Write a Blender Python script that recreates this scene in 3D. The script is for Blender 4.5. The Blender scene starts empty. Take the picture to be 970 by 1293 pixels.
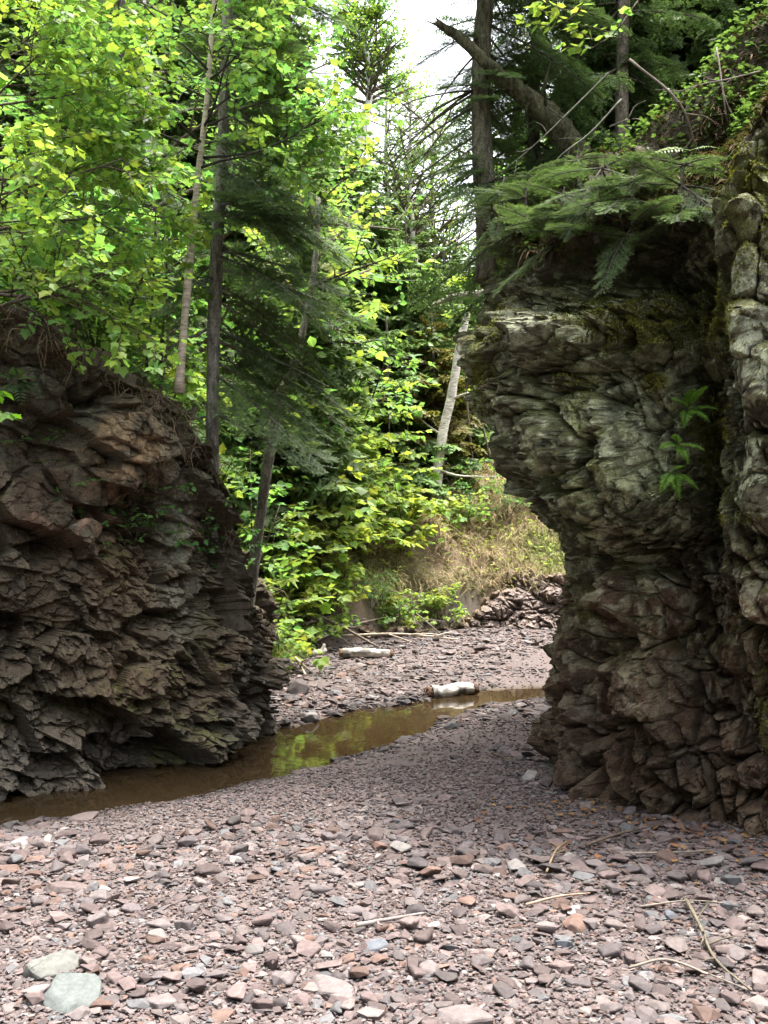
import bpy, math
import numpy as np

R = np.random.default_rng(11)
scene = bpy.context.scene
COL = scene.collection
CAMH, FPX, CX, HY = 1.6, 1297.0, 485.0, 670.0


def at(px, py, Y):
    """world point at distance Y along the view that a survey of the photo gives"""
    return np.array(((px - CX) / FPX * Y, Y, CAMH + (HY - py) / FPX * Y))


# ---------------------------------------------------------------- mesh store
class MB:
    def __init__(self):
        self.v, self.c, self.f, self.n = [], [], {}, 0

    def add(self, V, faces, col=None):
        V = np.asarray(V, float).reshape(-1, 3)
        if not isinstance(faces, (list, tuple)):
            faces = [faces]
        for F in faces:
            F = np.asarray(F, np.int64)
            if len(F):
                self.f.setdefault(F.shape[1], []).append(F + self.n)
        if col is None:
            col = (1, 1, 1)
        col = np.asarray(col, float)
        if col.ndim == 1:
            col = np.broadcast_to(col, (len(V), 3))
        self.v.append(V)
        self.c.append(col)
        self.n += len(V)

    def inst(self, V, F, M, T, col):
        """V (n,3) template, M (N,3,3) matrices (rows = images of x,y,z), T (N,3), col (N,3)"""
        N, n = len(T), len(V)
        if N == 0:
            return
        W = np.einsum('vi,nij->nvj', V, M) + T[:, None, :]
        Fl = F if isinstance(F, list) else [F]
        off = (np.arange(N) * n)[:, None, None]
        self.add(W.reshape(-1, 3), [(f[None] + off).reshape(-1, f.shape[1]) for f in Fl],
                 np.repeat(np.asarray(col, float), n, axis=0))

    def build(self, name, mat, parent=None, smooth=False):
        V = np.concatenate(self.v) if self.v else np.zeros((0, 3))
        C = np.concatenate(self.c) if self.c else np.zeros((0, 3))
        return mesh_obj(name, V, {k: np.concatenate(f) for k, f in self.f.items()}, C, mat, parent, smooth)


def mesh_obj(name, V, fdict, C, mat, parent=None, smooth=False):
    me = bpy.data.meshes.new(name)
    if parent is not None:
        V = V - np.array(parent.location)
    loops = np.concatenate([f.reshape(-1) for f in fdict.values()])
    tot = np.concatenate([np.full(len(f), k) for k, f in fdict.items()])
    start = np.concatenate(([0], np.cumsum(tot)[:-1]))
    me.vertices.add(len(V))
    me.vertices.foreach_set('co', V.astype(np.float32).ravel())
    me.loops.add(len(loops))
    me.loops.foreach_set('vertex_index', loops.astype(np.int32))
    me.polygons.add(len(tot))
    me.polygons.foreach_set('loop_start', start.astype(np.int32))
    me.polygons.foreach_set('loop_total', tot.astype(np.int32))
    me.polygons.foreach_set('use_smooth', np.full(len(tot), smooth))
    a = me.color_attributes.new('tint', 'FLOAT_COLOR', 'POINT')
    a.data.foreach_set('color', np.concatenate((C, np.ones((len(C), 1))), 1).astype(np.float32).ravel())
    me.update(calc_edges=True)
    me.materials.append(mat)
    o = bpy.data.objects.new(name, me)
    COL.objects.link(o)
    if parent is not None:
        o.parent = parent
    return o


def tag(o, label=None, cat=None, group=None, kind=None):
    if label: o['label'] = label
    if cat: o['category'] = cat
    if group: o['group'] = group
    if kind: o['kind'] = kind
    return o


def empty(name, loc, label, cat, group=None):
    o = bpy.data.objects.new(name, None)
    o.location = [float(q) for q in loc]
    o.empty_display_size = 0.1
    COL.objects.link(o)
    return tag(o, label, cat, group)


def copy_tree(o, loc, rz, s, label, group=None, cat=None):
    r = o.copy()
    COL.objects.link(r)
    r.location = [float(q) for q in loc]
    r.rotation_euler = (0, 0, rz)
    r.scale = (s, s, s)
    r['label'] = label
    if group: r['group'] = group
    elif 'group' in r: del r['group']
    if cat: r['category'] = cat
    for ch in o.children:
        c = ch.copy()
        COL.objects.link(c)
        c.parent = r
    return r


# ---------------------------------------------------------------- noise
def _h(ix, iy, iz, seed):
    h = (ix.astype(np.uint32) * np.uint32(0x8da6b343)) ^ (iy.astype(np.uint32) * np.uint32(0xd8163841)) \
        ^ (iz.astype(np.uint32) * np.uint32(0xcb1ab31f)) ^ np.uint32((seed * 0x9e3779b1) & 0xffffffff)
    h ^= h >> np.uint32(15); h *= np.uint32(0x2c1b3c6d)
    h ^= h >> np.uint32(12); h *= np.uint32(0x297a2d39)
    h ^= h >> np.uint32(15)
    return h


def _u(h):
    return (h & np.uint32(0xffffff)).astype(np.float64) / 16777216.0


def _re(h):
    h = h * np.uint32(0x85ebca6b) + np.uint32(0x1234567)
    return h ^ (h >> np.uint32(13))


def vnoise(P, seed=0):
    I = np.floor(P).astype(np.int64)
    f = P - I
    f = f * f * (3 - 2 * f)
    r = 0
    for dx in (0, 1):
        for dy in (0, 1):
            for dz in (0, 1):
                w = (f[:, 0] if dx else 1 - f[:, 0]) * (f[:, 1] if dy else 1 - f[:, 1]) * (f[:, 2] if dz else 1 - f[:, 2])
                r = r + w * _u(_h(I[:, 0] + dx, I[:, 1] + dy, I[:, 2] + dz, seed))
    return r * 2 - 1


def fbm(P, octv=4, seed=0, gain=0.5):
    r, a, t = 0, 1.0, 0
    for k in range(octv):
        r = r + a * vnoise(P * (2.03 ** k) + 7.3 * k, seed + k)
        t += a
        a *= gain
    return r / t


def worley(P, seed=0):
    I = np.floor(P).astype(np.int64)
    d1 = np.full(len(P), 9.0)
    d2 = np.full(len(P), 9.0)
    hid = np.zeros(len(P), np.uint32)
    dv = np.zeros_like(P)
    for dx in (-1, 0, 1):
        for dy in (-1, 0, 1):
            for dz in (-1, 0, 1):
                J = I + np.array((dx, dy, dz))
                h = _h(J[:, 0], J[:, 1], J[:, 2], seed)
                a = _re(h); b = _re(a); c = _re(b)
                D = P - (J + np.stack((_u(a), _u(b), _u(c)), 1))
                d = np.sqrt((D * D).sum(1))
                near = d < d1
                d2 = np.where(near, d1, np.minimum(d2, d))
                d1 = np.where(near, d, d1)
                hid = np.where(near, h, hid)
                dv = np.where(near[:, None], D, dv)
    return hid, dv, d1, d2


def sstep(a, b, x):
    t = np.clip((x - a) / (b - a), 0, 1)
    return t * t * (3 - 2 * t)


def norm(v):
    return v / (np.linalg.norm(v, axis=-1, keepdims=True) + 1e-12)


# ---------------------------------------------------------------- tubes
def tube(mb, pts, rad, sides=6, col=(1, 1, 1), rough=0.0, cap=True):
    pts = np.asarray(pts, float)
    n = len(pts)
    rad = np.broadcast_to(np.asarray(rad, float), (n,))
    t = norm(np.gradient(pts, axis=0))
    ref = np.array((1.0, 0, 0)) if abs(t[0, 0]) < 0.8 else np.array((0, 1.0, 0))
    a = norm(np.cross(t, ref))
    b = np.cross(t, a)
    ang = np.arange(sides) / sides * 2 * math.pi
    rr = rad[:, None] * np.ones(sides)
    if rough:
        rr = rr * (1 + rough * R.standard_normal((n, sides)))
    V = pts[:, None] + rr[..., None] * (np.cos(ang)[None, :, None] * a[:, None] + np.sin(ang)[None, :, None] * b[:, None])
    i = np.arange(n - 1)[:, None] * sides
    j = np.arange(sides)[None]
    k = (j + 1) % sides
    F = np.stack((i + j, i + k, i + sides + k, i + sides + j), -1).reshape(-1, 4)
    V = V.reshape(-1, 3)
    fs = [F]
    if cap:
        V = np.concatenate((V, pts[:1], pts[-1:]))
        jj = np.arange(sides); kk = (jj + 1) % sides
        fs.append(np.concatenate((np.stack((kk, jj, np.full(sides, n * sides)), 1),
                                  np.stack((jj + (n - 1) * sides, kk + (n - 1) * sides, np.full(sides, n * sides + 1)), 1))))
    mb.add(V, fs, col)


def smooth_path(pts, n):
    """Catmull-Rom through pts, n samples"""
    P = np.asarray(pts, float)
    P = np.concatenate((2 * P[:1] - P[1:2], P, 2 * P[-1:] - P[-2:-1]))
    m = len(P) - 3
    t = np.linspace(0, m - 1e-9, n)
    i = t.astype(int)
    f = (t - i)[:, None]
    p0, p1, p2, p3 = P[i], P[i + 1], P[i + 2], P[i + 3]
    return 0.5 * (2 * p1 + (p2 - p0) * f + (2 * p0 - 5 * p1 + 4 * p2 - p3) * f ** 2 + (3 * p1 - p0 - 3 * p2 + p3) * f ** 3)


# ---------------------------------------------------------------- materials
def new_mat(name):
    m = bpy.data.materials.new(name)
    m.use_nodes = True
    nt = m.node_tree
    nt.nodes.clear()
    out = nt.nodes.new('ShaderNodeOutputMaterial')
    return m, nt, out


def nd(nt, typ, **kw):
    n = nt.nodes.new(typ)
    for k, v in kw.items():
        if k in n.inputs:
            n.inputs[k].default_value = v
        else:
            setattr(n, k, v)
    return n


def mat_tinted(name, rough=0.9, nscale=14.0, namount=0.35, bscale=60.0, bump=0.4, bdist=0.01, base=None,
               spec=0.3, stretch=None, speck=None):
    """tint attribute x fine noise, with two-octave bump"""
    m, nt, out = new_mat(name)
    L = nt.links.new
    co = nd(nt, 'ShaderNodeTexCoord')
    src = co.outputs['Object']
    if stretch:
        mp = nd(nt, 'ShaderNodeMapping')
        mp.inputs['Scale'].default_value = stretch
        L(src, mp.inputs['Vector']); src = mp.outputs['Vector']
    at_ = nd(nt, 'ShaderNodeAttribute', attribute_name='tint')
    n1 = nd(nt, 'ShaderNodeTexNoise', Scale=nscale, Detail=8.0, Roughness=0.65)
    L(src, n1.inputs['Vector'])
    mr = nd(nt, 'ShaderNodeMapRange')
    mr.inputs[1].default_value = 0.3; mr.inputs[2].default_value = 0.7
    mr.inputs[3].default_value = 1 - namount; mr.inputs[4].default_value = 1 + namount
    L(n1.outputs['Fac'], mr.inputs[0])
    mul = nd(nt, 'ShaderNodeVectorMath', operation='MULTIPLY')
    L(at_.outputs['Color'], mul.inputs[0]); L(mr.outputs[0], mul.inputs[1])
    if speck:
        n3 = nd(nt, 'ShaderNodeTexNoise', Scale=speck, Detail=4.0, Roughness=0.75)
        L(co.outputs['Object'], n3.inputs['Vector'])
        m3 = nd(nt, 'ShaderNodeMapRange')
        m3.inputs[1].default_value = 0.36; m3.inputs[2].default_value = 0.64
        m3.inputs[3].default_value = 0.62; m3.inputs[4].default_value = 1.5
        L(n3.outputs['Fac'], m3.inputs[0])
        mu3 = nd(nt, 'ShaderNodeVectorMath', operation='MULTIPLY')
        L(mul.outputs[0], mu3.inputs[0]); L(m3.outputs[0], mu3.inputs[1])
        mul = mu3
    bs = nd(nt, 'ShaderNodeBsdfPrincipled', Roughness=rough)
    bs.inputs['Specular IOR Level'].default_value = spec
    L(mul.outputs[0], bs.inputs['Base Color'])
    n2 = nd(nt, 'ShaderNodeTexNoise', Scale=bscale, Detail=6.0, Roughness=0.7)
    L(src, n2.inputs['Vector'])
    bp = nd(nt, 'ShaderNodeBump', Strength=bump, Distance=bdist)
    L(n2.outputs['Fac'], bp.inputs['Height'])
    L(bp.outputs['Normal'], bs.inputs['Normal'])
    L(bs.outputs[0], out.inputs[0])
    return m


def mat_leaf(name, transl=0.52, rough=0.5, spec=0.28, boost=(1.55, 1.55, 0.9)):
    m, nt, out = new_mat(name)
    L = nt.links.new
    at_ = nd(nt, 'ShaderNodeAttribute', attribute_name='tint')
    co = nd(nt, 'ShaderNodeTexCoord')
    n1 = nd(nt, 'ShaderNodeTexNoise', Scale=2.5, Detail=3.0)
    L(co.outputs['Object'], n1.inputs['Vector'])
    mr = nd(nt, 'ShaderNodeMapRange')
    mr.inputs[1].default_value = 0.3; mr.inputs[2].default_value = 0.7
    mr.inputs[3].default_value = 0.8; mr.inputs[4].default_value = 1.2
    L(n1.outputs['Fac'], mr.inputs[0])
    mul = nd(nt, 'ShaderNodeVectorMath', operation='MULTIPLY')
    L(at_.outputs['Color'], mul.inputs[0]); L(mr.outputs[0], mul.inputs[1])
    bs = nd(nt, 'ShaderNodeBsdfPrincipled', Roughness=rough)
    bs.inputs['Specular IOR Level'].default_value = spec
    L(mul.outputs[0], bs.inputs['Base Color'])
    mb2 = nd(nt, 'ShaderNodeVectorMath', operation='MULTIPLY')
    L(mul.outputs[0], mb2.inputs[0]); mb2.inputs[1].default_value = boost
    tr = nd(nt, 'ShaderNodeBsdfTranslucent')
    L(mb2.outputs[0], tr.inputs['Color'])
    mx = nd(nt, 'ShaderNodeMixShader'); mx.inputs[0].default_value = transl
    L(bs.outputs[0], mx.inputs[1]); L(tr.outputs[0], mx.inputs[2])
    L(mx.outputs[0], out.inputs[0])
    return m


def mat_water(name):
    m, nt, out = new_mat(name)
    L = nt.links.new
    bs = nd(nt, 'ShaderNodeBsdfPrincipled', Roughness=0.02, IOR=1.33)
    bs.inputs['Base Color'].default_value = (0.030, 0.021, 0.011, 1)
    bs.inputs['Specular IOR Level'].default_value = 0.5
    co = nd(nt, 'ShaderNodeTexCoord')
    n2 = nd(nt, 'ShaderNodeTexNoise', Scale=5.0, Detail=3.0, Roughness=0.5)
    L(co.outputs['Object'], n2.inputs['Vector'])
    bp = nd(nt, 'ShaderNodeBump', Strength=0.06, Distance=0.03)
    L(n2.outputs['Fac'], bp.inputs['Height']); L(bp.outputs['Normal'], bs.inputs['Normal'])
    # the shallow edge shows the stony bed through the brown water
    tr = nd(nt, 'ShaderNodeBsdfTransparent')
    tr.inputs[0].default_value = (0.55, 0.42, 0.28, 1)
    fr = nd(nt, 'ShaderNodeFresnel', IOR=1.33)
    gl = nd(nt, 'ShaderNodeBsdfGlossy', Roughness=0.015)
    L(bp.outputs['Normal'], gl.inputs['Normal']); L(bp.outputs['Normal'], fr.inputs['Normal'])
    df = nd(nt, 'ShaderNodeBsdfDiffuse'); df.inputs[0].default_value = (0.05, 0.034, 0.017, 1)
    mx0 = nd(nt, 'ShaderNodeMixShader'); mx0.inputs[0].default_value = 0.45
    L(tr.outputs[0], mx0.inputs[1]); L(df.outputs[0], mx0.inputs[2])
    mx = nd(nt, 'ShaderNodeMixShader')
    L(fr.outputs[0], mx.inputs[0]); L(mx0.outputs[0], mx.inputs[1]); L(gl.outputs[0], mx.inputs[2])
    nt.nodes.remove(bs)
    L(mx.outputs[0], out.inputs[0])
    return m


M_ROCK = mat_tinted('fractured_rock', rough=0.85, nscale=22, namount=0.5, bscale=85, bump=0.85, bdist=0.014, spec=0.25, speck=95)
M_GROUND = mat_tinted('gravel_ground', rough=0.95, nscale=45, namount=0.45, bscale=110, bump=0.7, bdist=0.012, spec=0.2)
M_STONE = mat_tinted('river_stone', rough=0.8, nscale=40, namount=0.3, bscale=130, bump=0.35, bdist=0.004, spec=0.3)
M_BARK = mat_tinted('rough_bark', rough=0.95, nscale=34, namount=0.75, speck=60, bscale=70, bump=1.0, bdist=0.02, spec=0.15, stretch=(1, 1, 0.25))
M_BIRCH = mat_tinted('birch_bark', rough=0.8, nscale=22, namount=0.65, bscale=30, bump=0.5, bdist=0.006, spec=0.2, stretch=(0.6, 0.6, 2.5))
M_WOOD = mat_tinted('dead_wood', rough=0.9, nscale=25, namount=0.35, bscale=60, bump=0.5, bdist=0.006, spec=0.15)
M_LEAF = mat_leaf('broad_leaf')
M_NEEDLE = mat_leaf('conifer_needle', transl=0.32, rough=0.6, spec=0.25, boost=(1.3, 1.4, 0.9))
M_MOSS = mat_leaf('moss_tuft', transl=0.2, rough=0.9, spec=0.05, boost=(1.3, 1.3, 0.7))
M_GRASS = mat_leaf('dry_grass', transl=0.3, rough=0.8, spec=0.1, boost=(1.1, 1.1, 1.0))
M_WATER = mat_water('still_brown_water')


def dbg(*a):
    print('DBG', *a)
# ================================================================ THE LIE OF THE LAND
def poly_dist(x, y, pts, side=1):
    """signed distance to an open polyline; positive on its left (side=1) or right (side=-1)"""
    P = np.stack((x, y), 1)
    best = np.full(len(P), 1e9)
    sgn = np.ones(len(P))
    A = np.asarray(pts, float)
    for a, b in zip(A[:-1], A[1:]):
        ab = b - a
        t = np.clip(((P - a) @ ab) / (ab @ ab), 0, 1)
        D = P - (a + t[:, None] * ab)
        d = np.sqrt((D * D).sum(1))
        cr = ab[0] * (P[:, 1] - a[1]) - ab[1] * (P[:, 0] - a[0])
        near = d < best - 1e-9
        best = np.where(near, d, best)
        sgn = np.where(near, np.sign(cr), sgn)
    return best * sgn * side


LEFT_FOOT = [(-14, 0.5), (-7, 4.2), (-4.5, 5.55), (-2.75, 6.42), (-2.35, 6.72), (-1.9, 7.1), (-1.52, 7.5), (-1.2, 7.98), (-0.95, 8.45),
             (-0.93, 8.9), (-1.25, 9.6), (-1.75, 10.6)]
BANK_FOOT = [(-1.75, 10.6), (-1.9, 11.4), (-1.7, 12.2), (-1.0, 13.1), (-0.2, 14.0), (0.6, 15.1), (1.6, 15.6), (2.8, 15.5), (4.2, 15.9), (7, 17), (13, 19.5), (40, 27)]
RIGHT_FOOT = [(16, -2), (8, 1.9), (4.5, 3.85), (3.0, 4.5), (1.95, 5.15), (1.5, 5.5), (1.28, 5.75), (1.14, 6.1), (1.04, 6.5),
              (1.13, 7.2), (1.35, 8.0), (2.0, 9.0), (3.2, 10.2), (5, 11.4), (9, 13), (18, 15)]
WATER_Z = -0.08
_sf = np.array([(-14, -1.2), (-8, 2.6), (-4, 4.75), (-2.17, 5.81), (-1.43, 6.3), (-0.95, 6.75), (-.48, 7.26), (-.1, 7.85), (.23, 8.38), (.6, 9.1), (1.03, 9.9), (1.6, 10.1), (2.4, 10.5), (3.5, 11.7), (6, 13.3), (12, 15.2), (40, 20)])
_sb = np.array([(-14, 0.8), (-8, 3.9), (-4.5, 5.8), (-2.5, 6.75), (-1.65, 7.55), (-.77, 8.75), (-.26, 9.68), (.35, 10.1), (.96, 10.8), (1.74, 11.0), (2.6, 11.6), (3.5, 12.6), (6, 14.3), (12, 16.4), (40, 22)])
_ztL = np.array([(-12, 5.0), (-7, 4.2), (-4, 3.55), (-2.9, 3.2), (-2.55, 3.12), (-2.2, 2.93), (-1.85, 2.72), (-1.6, 2.62), (-1.4, 2.46), (-1.2, 2.1), (-1.08, 1.7), (-1.0, 1.25), (-.93, .75), (-.8, .45), (2, .4)])


def stream_d(x, y):
    F = np.interp(x, _sf[:, 0], _sf[:, 1])
    B = np.interp(x, _sb[:, 0], _sb[:, 1])
    wob = 0.10 * vnoise(np.stack((x * 2.2, y * 2.2, 0 * x), 1), 5) + 0.05 * vnoise(np.stack((x * 6, y * 6, 0 * x), 1), 6)
    return np.maximum(F - y, y - B) * 0.8 + wob


def height(x, y):
    x = np.asarray(x, float); y = np.asarray(y, float)
    P = np.stack((x, y, 0 * x), 1)
    d = stream_d(x, y)
    h = np.where(d > 0, WATER_Z + 0.10 * (1 - np.exp(-np.maximum(d, 0) / 0.5)), WATER_Z - 0.22 * (1 - np.exp(np.minimum(d, 0) / 0.3)))
    h = h + 0.022 * fbm(P * 1.1, 3, 21) * sstep(0, .6, d) + 0.010 * vnoise(P * 5, 22)
    # far gravel bar rises gently from the water to the bank
    h = h + 0.03 * np.clip(y - 11.5, 0, 6) * sstep(11.0, 13, y)
    dl = poly_dist(x, y, LEFT_FOOT + BANK_FOOT[1:], 1)
    dr = poly_dist(x, y, RIGHT_FOOT, -1)
    rough = 0.16 * fbm(P * 0.9, 4, 31) + 0.05 * vnoise(P * 4, 33)
    zl = np.interp(x, _ztL[:, 0], _ztL[:, 1]) - 0.03
    zl = zl + np.clip(dl - 0.8, 0, 12) * 0.12
    wall = zl * sstep(0.12, 0.95, dl)
    dd = np.maximum(dl, 0)
    slope = 0.35 * sstep(0, .5, dd) + 2.2 * (1 - np.exp(-dd / 2.4)) + 0.16 * dd
    w = sstep(8.8, 10.6, y)
    left = wall * (1 - w) + slope * w
    left = left + w * sstep(.3, 1.0, dd) * (.28 * fbm(P * 1.7, 4, 35) + .06 * vnoise(P * 7, 36))
    left = np.minimum(left, 9 + 0.02 * dd) + rough * sstep(.2, 1.2, dl)
    right = 3.3 * sstep(0.35, 1.15, dr) + 0.66 * np.clip(dr - 0.8, 0, 7) + 0.05 * np.clip(dr - 7, 0, 40) + 1.3 * rough * sstep(.6, 1.4, dr)
    return np.where(dl > 0, h * (1 - sstep(0, .8, dl)) + left, np.where(dr > 0, h * (1 - sstep(0, .8, dr)) + right, h))


def hz(x, y):
    return float(height(np.array([x]), np.array([y]))[0])


def axis(segs):
    out = [segs[0][0]]
    for a, b, s in segs:
        n = max(1, int(round((b - a) / s)))
        out.extend(list(np.linspace(a, b, n + 1)[1:]))
    return np.array(out)


gx = axis([(-160, -40, 12), (-40, -12, 1.6), (-12, -5, .3), (-5, -3, .08), (-3, 3.2, .028), (3.2, 5, .08), (5, 12, .3), (12, 40, 1.6), (40, 160, 12)])
gy = axis([(-60, -8, 6), (-8, 1.5, .4), (1.5, 2.6, .1), (2.6, 13, .03), (13, 20, .06), (20, 34, .3), (34, 60, 2), (60, 240, 15)])
X, Yg = np.meshgrid(gx, gy)
xf, yf = X.ravel(), Yg.ravel()
zf = height(xf, yf)
dl = poly_dist(xf, yf, LEFT_FOOT + BANK_FOOT[1:], 1)
dr = poly_dist(xf, yf, RIGHT_FOOT, -1)
Pg = np.stack((xf, yf, 0 * xf), 1)
soil = sstep(-0.1, 0.5, np.maximum(dl, dr) + 0.25 * fbm(Pg * 1.5, 3, 40))[:, None]
sd = stream_d(xf, yf)
nz = fbm(Pg * 0.8, 4, 41)[:, None]
grav = np.array((0.105, 0.083, 0.078)) * (1 + 0.3 * nz)
wet = sstep(0.16, 0.0, sd)[:, None]
grav = grav * (1 - wet) + np.array((0.085, 0.066, 0.05)) * wet
forest = np.array((0.075, 0.06, 0.035)) * (1 + 0.5 * nz)
bank = np.array((0.20, 0.145, 0.095)) * (1 + 0.4 * nz)
green = np.array((0.07, 0.085, 0.03))
g = sstep(-.05, .35, fbm(Pg * 0.9, 4, 47))[:, None]
onbank = (sstep(9.5, 11, yf) * sstep(9, 5, dl) * (dl > 0))[:, None]
bank = bank * (1 - .55 * g) + green * .55 * g
soilc = forest * (1 - onbank) + bank * onbank
C = grav * (1 - soil) + soilc * soil
nx, ny = len(gx), len(gy)
ii = (np.arange(ny - 1)[:, None] * nx + np.arange(nx - 1)[None]).ravel()
Fq = np.stack((ii, ii + 1, ii + nx + 1, ii + nx), 1)
ground = mesh_obj('ground', np.stack((xf, yf, zf), 1), {4: Fq}, C, M_GROUND, None, True)
tag(ground, 'reddish gravel stream bed and wooded slopes around the gorge', 'ground', kind='structure')

# the stream: one flat sheet lying in its channel
sx = axis([(-14, -5, .4), (-5, 5, .1), (5, 20, .5)])
F_ = np.interp(sx, _sf[:, 0], _sf[:, 1]) - 0.45
B_ = np.interp(sx, _sb[:, 0], _sb[:, 1]) + 0.45
nv = 9
wv = np.linspace(0, 1, nv)
WX = np.repeat(sx[:, None], nv, 1); WY = F_[:, None] * (1 - wv) + B_[:, None] * wv
Vw = np.stack((WX.ravel(), WY.ravel(), np.full(WX.size, WATER_Z)), 1)
ii = (np.arange(len(sx) - 1)[:, None] * nv + np.arange(nv - 1)[None]).ravel()
stream = mesh_obj('stream', Vw, {4: np.stack((ii, ii + nv, ii + nv + 1, ii + 1), 1)}, np.ones((len(Vw), 3)), M_WATER, None, True)
tag(stream, 'still brown stream winding past the foot of the left cliff', 'stream', kind='structure')


# ================================================================ CLIFFS
def grad_normals(V):
    du = np.gradient(V, axis=1); dv = np.gradient(V, axis=0)
    return norm(np.cross(du, dv))


def blocks(P, size, amp, tilt, seed, crack=0.3, warp=0.35, bias=0.5):
    """broken-rock relief: every Worley cell is one tilted flat facet"""
    size = np.asarray(size, float)
    W = np.stack([vnoise(P / size.mean() * 0.8 + k * 13.7, seed + 50 + k) for k in range(3)], 1)
    q = P / size + warp * W
    hid, dv, d1, d2 = worley(q, seed)
    a = _re(_re(_re(_re(hid)))); b = _re(a); c = _re(b); e = _re(c)
    r = _u(a) - .5
    gvec = (np.stack((_u(b), _u(c), _u(e)), 1) * 2 - 1) * np.array((1, 1, .6)) + np.array((0, 0, -bias))
    disp = amp * (r + tilt * (gvec * dv).sum(1) - crack * np.exp(-((d2 - d1) / 0.07) ** 2))
    return disp, _u(e), d2 - d1


def chips(P, size, amp, seed, slope=2.0, skew=.4, tilt=.5, bias=.3):
    """continuous angular relief: the union of skewed, jointed blocks, one per cell"""
    size = np.asarray(size, float)
    q = P / size
    I = np.floor(q).astype(np.int64)
    best = np.full(len(P), -9.0)
    second = np.full(len(P), -9.0)
    hid = np.zeros(len(P), np.uint32)
    eye = np.eye(3)
    for dx in (-1, 0, 1):
        for dy in (-1, 0, 1):
            for dz in (-1, 0, 1):
                J = I + np.array((dx, dy, dz))
                h = _h(J[:, 0], J[:, 1], J[:, 2], seed)
                a = _re(h); b = _re(a); c = _re(b)
                D = q - (J + np.stack((_u(a), _u(b), _u(c)), 1))
                side = np.zeros(len(P))
                k = c
                for ax in range(3):
                    k = _re(k); k2 = _re(k); k3 = _re(k2); k4 = _re(k3)
                    s = D[:, ax] + skew * ((_u(k) * 2 - 1) * D[:, (ax + 1) % 3] + (_u(k2) * 2 - 1) * D[:, (ax + 2) % 3])
                    side = np.maximum(side, np.where(s > 0, s * (.8 + .5 * _u(k3)), -s * (.8 + .5 * _u(k4))))
                    k = k4
                k = _re(k); k2 = _re(k); k3 = _re(k2); k4 = _re(k3)
                top = .9 * (_u(k) - .5) + tilt * ((_u(k2) * 2 - 1) * D[:, 0] + (_u(k3) * 2 - 1) * D[:, 1] + (_u(k4) * 1.2 - .6 - bias) * D[:, 2])
                v = np.minimum(top, slope * (.62 - side))
                m = v > best
                second = np.where(m, best, np.maximum(second, v))
                best = np.where(m, v, best)
                hid = np.where(m, h, hid)
    groove = np.exp(-((best - second) / .06) ** 2)
    return amp * (np.maximum(best, -1.2) - .22 * groove), _u(_re(_re(hid))), groove


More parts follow.
